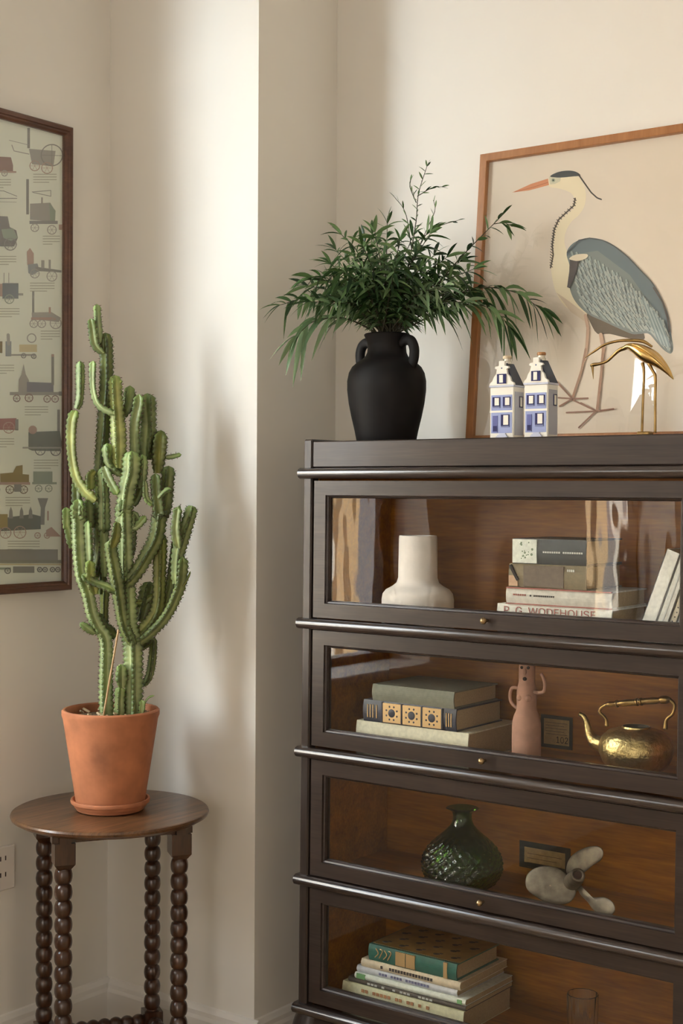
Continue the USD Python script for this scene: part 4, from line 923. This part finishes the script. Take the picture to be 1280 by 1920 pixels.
# white clay bottle
Yv = 2.43; k = scale_at(783, 1090, Yv); cx_ = at(783, 1100, Y=Yv)[0]; zz = SHELF[0] + .0003; ht = zt(783, 1004, Yv) - zz
pf = [(0, 0), (62, 0), (67, .02), (68, .05), (68, .24), (66, .31), (60, .36), (48, .40), (40, .44), (37, .50), (36.5, .75), (36, .97), (35, 1.0), (31, 1.0), (30, .97), (31, .5), (30, .42), (0, .40)]
obj('white_vase', lathe([(r * k, zz + t * ht) for r, t in pf], (cx_, Yv, 0), 56), WHITECLAY, smooth=40, label='matt white clay bottle vase on the upper shelf', cat='vase')
# clay woman
Yw = 2.41; k = scale_at(987, 1340, Yw); zz = SHELF[1] + .0003; cx_ = at(987, 1330, Y=Yw)[0]
zz0 = zt(988, 1243, Yw); HT = zz0 - zz
wz = lambda y: zz + HT * (1430 - y) / (1430 - 1243)
wo = thing('clay_figurine', 'pinkish clay woman figurine with hand on hip on second shelf', 'figurine', (cx_, Yw, zz))
obj('body', lathe([(0, wz(1430)), (27 * k, wz(1430)), (27.5 * k, wz(1380)), (27 * k, wz(1350)), (24 * k, wz(1338)), (19.5 * k, wz(1328)), (18.5 * k, wz(1318)), (19 * k, wz(1300)), (18.5 * k, wz(1290)), (16.5 * k, wz(1283)), (15.2 * k, wz(1277)), (15.2 * k, wz(1250)), (14.5 * k, wz(1245)), (12 * k, wz(1243)), (0, wz(1243))], (cx_, Yw, 0), 40), PINKCLAY, wo, smooth=50)
wp = lambda x, y, o=-.004: np.array([*at(x, y, Y=Yw + o)])
obj('arm', tube([wp(972, 1290), wp(960, 1290), wp(956, 1302), wp(958, 1316), wp(967, 1326), wp(976, 1330)], .0034, 10, .002), PINKCLAY, wo, smooth=True)
obj('arm', tube([wp(1000, 1297), wp(1010, 1299), wp(1019, 1296), wp(1021, 1283), wp(1018, 1270), wp(1014, 1263)], .0034, 10, .002), PINKCLAY, wo, smooth=True)
fd = np.array([.38, -.92]);
def face(u, y, r, m, nm, s=(1, 1, 1)):
    a = math.atan2(-.97, .25) + u; R0 = 15.0 * k
    obj(nm, ball((cx_ + R0 * math.cos(a), Yw + R0 * math.sin(a), wz(y)), r * k, s, 2), m, wo, smooth=True)
face(-.42, 1250, 3.0, HOLE, 'eye'); face(.42, 1250, 3.0, HOLE, 'eye'); face(0, 1257, 3.6, PINKCLAY, 'nose', (1, 1, 1.7)); face(0, 1270, 4.0, HOLE, 'mouth', (1, 1, .9))
obj('hair', ball((cx_, Yw + .003, wz(1246)), 16.2 * k, (1, .95, .42), 2), PINKCLAY, wo, smooth=True)
for s in (-1, 1): obj('breast', ball((cx_ + s * 9 * k + .003, Yw - 15 * k, wz(1304)), 6.5 * k, sub=2), PINKCLAY, wo, smooth=True)
# brass kettle
Yk = 2.435; k = scale_at(1192, 1400, Yk); cx_ = at(1192, 1395, Y=Yk)[0]; zz = SHELF[1] + .0003
kb = zz + .013; kz = lambda y: zz + (1452 - y) * k
kt = thing('brass_kettle', 'engraved brass kettle with turned handle and no lid on second shelf', 'kettle', (cx_, Yk, zz))
obj('body', lathe([(0, kz(1440)), (30 * k, kz(1440)), (48 * k, kz(1434)), (62 * k, kz(1420)), (69 * k, kz(1402)), (69.5 * k, kz(1388)), (64 * k, kz(1373)), (52 * k, kz(1362)), (36 * k, kz(1357)), (27 * k, kz(1355)), (26 * k, kz(1352)), (24.5 * k, kz(1352))], (cx_, Yk, 0), 64), KETTLE, kt, smooth=50)
obj('inside', lathe([(24.5 * k, kz(1352)), (24 * k, kz(1358)), (50 * k, kz(1368)), (60 * k, kz(1395)), (40 * k, kz(1430)), (0, kz(1434))], (cx_, Yk, 0), 48), plain('shaded_brass', (.035, .026, .014), .6), kt, smooth=50, label='inside of the kettle, its shade put into a dark colour')  # dark colour stands in for the shade inside the lid opening
kp = lambda x, y, o=0: at(x, y, Y=Yk + o)
obj('spout', tube([(*kp(1130, 1396), 16 * k), (*kp(1115, 1390), 13.5 * k), (*kp(1105, 1375), 9 * k), (*kp(1100, 1356), 6 * k), (*kp(1094, 1343), 4.6 * k), (*kp(1086, 1339), 4.2 * k)], 1, 16, .003), KETTLE, kt, smooth=True)
for side, pts in ((0, [(1137, 1362), (1136, 1350), (1130, 1342), (1124, 1336), (1126, 1328), (1138, 1320)]), (1, [(1247, 1367), (1248, 1352), (1253, 1345), (1261, 1338), (1264, 1322), (1256, 1312)])):
    obj('bracket', tube([(*kp(x, y), (3.2 if i else 4.5) * k) for i, (x, y) in enumerate(pts)], 1, 10, .002), BRASSDK, kt, smooth=True)
a, b_ = kp(1136, 1321), kp(1257, 1311); hd = []
for t, r in ((0, 3), (.05, 5.5), (.10, 4.5), (.155, 4), (.16, 7), (.185, 7), (.19, 5), (.3, 6.5), (.45, 6), (.47, 7.5), (.5, 7.5), (.505, 5.8), (.53, 5.8), (.535, 7.5), (.56, 7.5), (.58, 6), (.75, 6.5), (.83, 5), (.85, 7), (.9, 8), (.95, 7), (1, 3)):
    hd.append((*(a + (b_ - a) * t), r * k))
obj('handle', tube(hd, 1, 16, .0012), BRASSDK, kt, smooth=40)
for q in (3.6, 5.0, .5, 2.1):
    obj('foot', tube([(cx_ + 40 * k * math.cos(q), Yk + 40 * k * math.sin(q), zz + .001, 3.2 * k), (cx_ + 40 * k * math.cos(q), Yk + 40 * k * math.sin(q), kz(1434), 4.0 * k)], 1, 10, .004), BRASS, kt, smooth=True)
# green glass vase, dimpled
Yg = 2.43; k = scale_at(866, 1600, Yg); cx_ = at(866, 1600, Y=Yg)[0]; zz = SHELF[2] + .0004; gz_top = zt(873, 1516, Yg); GHt = gz_top - zz
pts = np.array([(0, 0), (30, 0), (48, .02), (64, .10), (73, .20), (76, .30), (73, .42), (62, .54), (46, .64), (32, .72), (22, .79), (18, .86), (17.5, .92), (20, .96), (27, .99), (31, 1.0)], float)
tt = np.linspace(0, len(pts) - 1, 90); prf = np.stack([np.interp(tt, range(len(pts)), pts[:, j]) for j in (0, 1)], 1)
for _ in range(2): prf[1:-1] = (prf[:-2] + 2 * prf[1:-1] + prf[2:]) / 4
ins = [(max(r - 4.5, 0), t + .012) for r, t in prf[::-1]]
gm = lathe([(r * k, zz + t * GHt) for r, t in list(prf) + [(29, 1.008)] + ins], (cx_, Yg, 0), 144)
v = gm.vertices; a = np.arctan2(v[:, 1] - Yg, v[:, 0] - cx_); tz_ = (v[:, 2] - zz) / GHt; nf = 144 * 90
env = np.clip((tz_ - .01) / .08, 0, 1) * np.clip((.72 - tz_) / .18, 0, 1); env[nf:] = 0
dm = 1 - .050 * env * (1 + np.cos(22 * a + (np.floor(tz_ / .06) % 2) * PI) * np.sin(PI * ((tz_ / .06) % 1)) * 1.0) / 1.0 + .040 * env
v[:, 0] = cx_ + (v[:, 0] - cx_) * dm; v[:, 1] = Yg + (v[:, 1] - Yg) * dm
gm.vertices = v
obj('green_glass_vase', gm, GREENGLASS, smooth=True, label='dimpled green glass vase with narrow neck on third shelf', cat='vase')
# boat propeller
Yp = 2.40; k = scale_at(1080, 1640, Yp)
pp = thing('boat_propeller', 'small weathered three bladed boat propeller on the third shelf', 'propeller', at(1075, 1690, Y=Yp))
Pq = lambda x, y, o=0: at(x, y, Y=Yp + o)
hub_a, hub_b = Pq(1083, 1641, -.03), Pq(1062, 1668, .03)
obj('hub', tube([(*hub_a, 13.5 * k), (*(hub_a + (hub_b - hub_a) * .5), 17 * k), (*hub_b, 15 * k)], 1, 24, .004), BRONZE, pp, smooth=40)
ax = (hub_a - hub_b) / np.linalg.norm(hub_a - hub_b)
obj('hub_bore', tube([(*(hub_a - ax * .004), 7.5 * k), (*(hub_a + ax * .0006), 7.5 * k)], 1, 18, .004), HOLE, pp, smooth=40)
obj('hub_lip', trimesh.creation.torus(10.5 * k, 2.6 * k, 24, 10).apply_transform(trimesh.geometry.align_vectors([0, 0, 1], ax)).apply_translation(hub_a), BRONZE, pp, smooth=True)
def blade_mesh(outline, twist):
    poly = catmull(outline, k=4); n = len(poly); cpt = poly.mean(0); rings = [(1.0, .0007), (.94, .0022), (.7, .0036), (.35, .0046), (.02, .005)]
    V, Fc = [], []
    for side in (-1, 1):
        o = len(V)
        for rr, th_ in rings:
            for x, y in poly:
                q = cpt + (np.array([x, y]) - cpt) * rr; V.append(Pq(q[0], q[1], np.dot(q - np.array([1078., 1645.]), twist) * k + th_ * side))
        for r in range(len(rings) - 1):
            for j in range(n):
                a, b = o + r * n + j, o + r * n + (j + 1) % n
                Fc += [(a, b, b + n), (a, b + n, a + n)]
    N_ = len(rings) * n
    for j in range(n): Fc += [(j, N_ + j, N_ + (j + 1) % n), (j, N_ + (j + 1) % n, (j + 1) % n)]
    m = trimesh.Trimesh(V, Fc, process=False); trimesh.repair.fix_normals(m); return m
obj('blade', blade_mesh([(1068, 1652), (1058, 1636), (1040, 1626), (1015, 1624), (995, 1632), (985, 1648), (988, 1668), (1005, 1682), (1025, 1693), (1045, 1697), (1068, 1692), (1080, 1672)], np.array([.25, -.35])), BRONZE, pp, smooth=50)
obj('blade', blade_mesh([(1064, 1640), (1062, 1622), (1070, 1606), (1086, 1594), (1105, 1587), (1122, 1587), (1131, 1597), (1127, 1612), (1112, 1622), (1100, 1632), (1088, 1640)], np.array([-.5, -.25])), BRONZE, pp, smooth=50)
obj('blade', blade_mesh([(1080, 1656), (1089, 1660), (1098, 1674), (1112, 1682), (1132, 1682), (1147, 1690), (1153, 1704), (1146, 1716), (1128, 1717), (1112, 1706), (1100, 1690), (1086, 1675)], np.array([-.3, -.3])), BRONZE, pp, smooth=50)
# clear glass dish, lowest shelf
Yd = 2.44; k = scale_at(1092, 1880, Yd); cx_ = at(1092, 1880, Y=Yd)[0]; zz = SHELF[3] + .0004
gp = [(0, 0), (20, 0), (24, 3), (27, 14), (29, 34), (30, 52), (28, 53), (25.5, 34), (23, 16), (18, 8), (0, 7)]
gm = lathe([(r * k, zz + t * k * 2.1) for r, t in gp], (cx_, Yd, 0), 96); a = np.arctan2(gm.vertices[:, 1] - Yd, gm.vertices[:, 0] - cx_)
out = np.arange(len(gm.vertices)) < 96 * 6; sc_ = 1 - np.where(out, .05 * np.abs(np.sin(6 * a)), 0)
gm.vertices[:, 0] = cx_ + (gm.vertices[:, 0] - cx_) * sc_; gm.vertices[:, 1] = Yd + (gm.vertices[:, 1] - Yd) * sc_
obj('glass_dish', gm, CLEARGLASS, smooth=True, label='small fluted clear glass at right of lowest shelf', cat='glass')
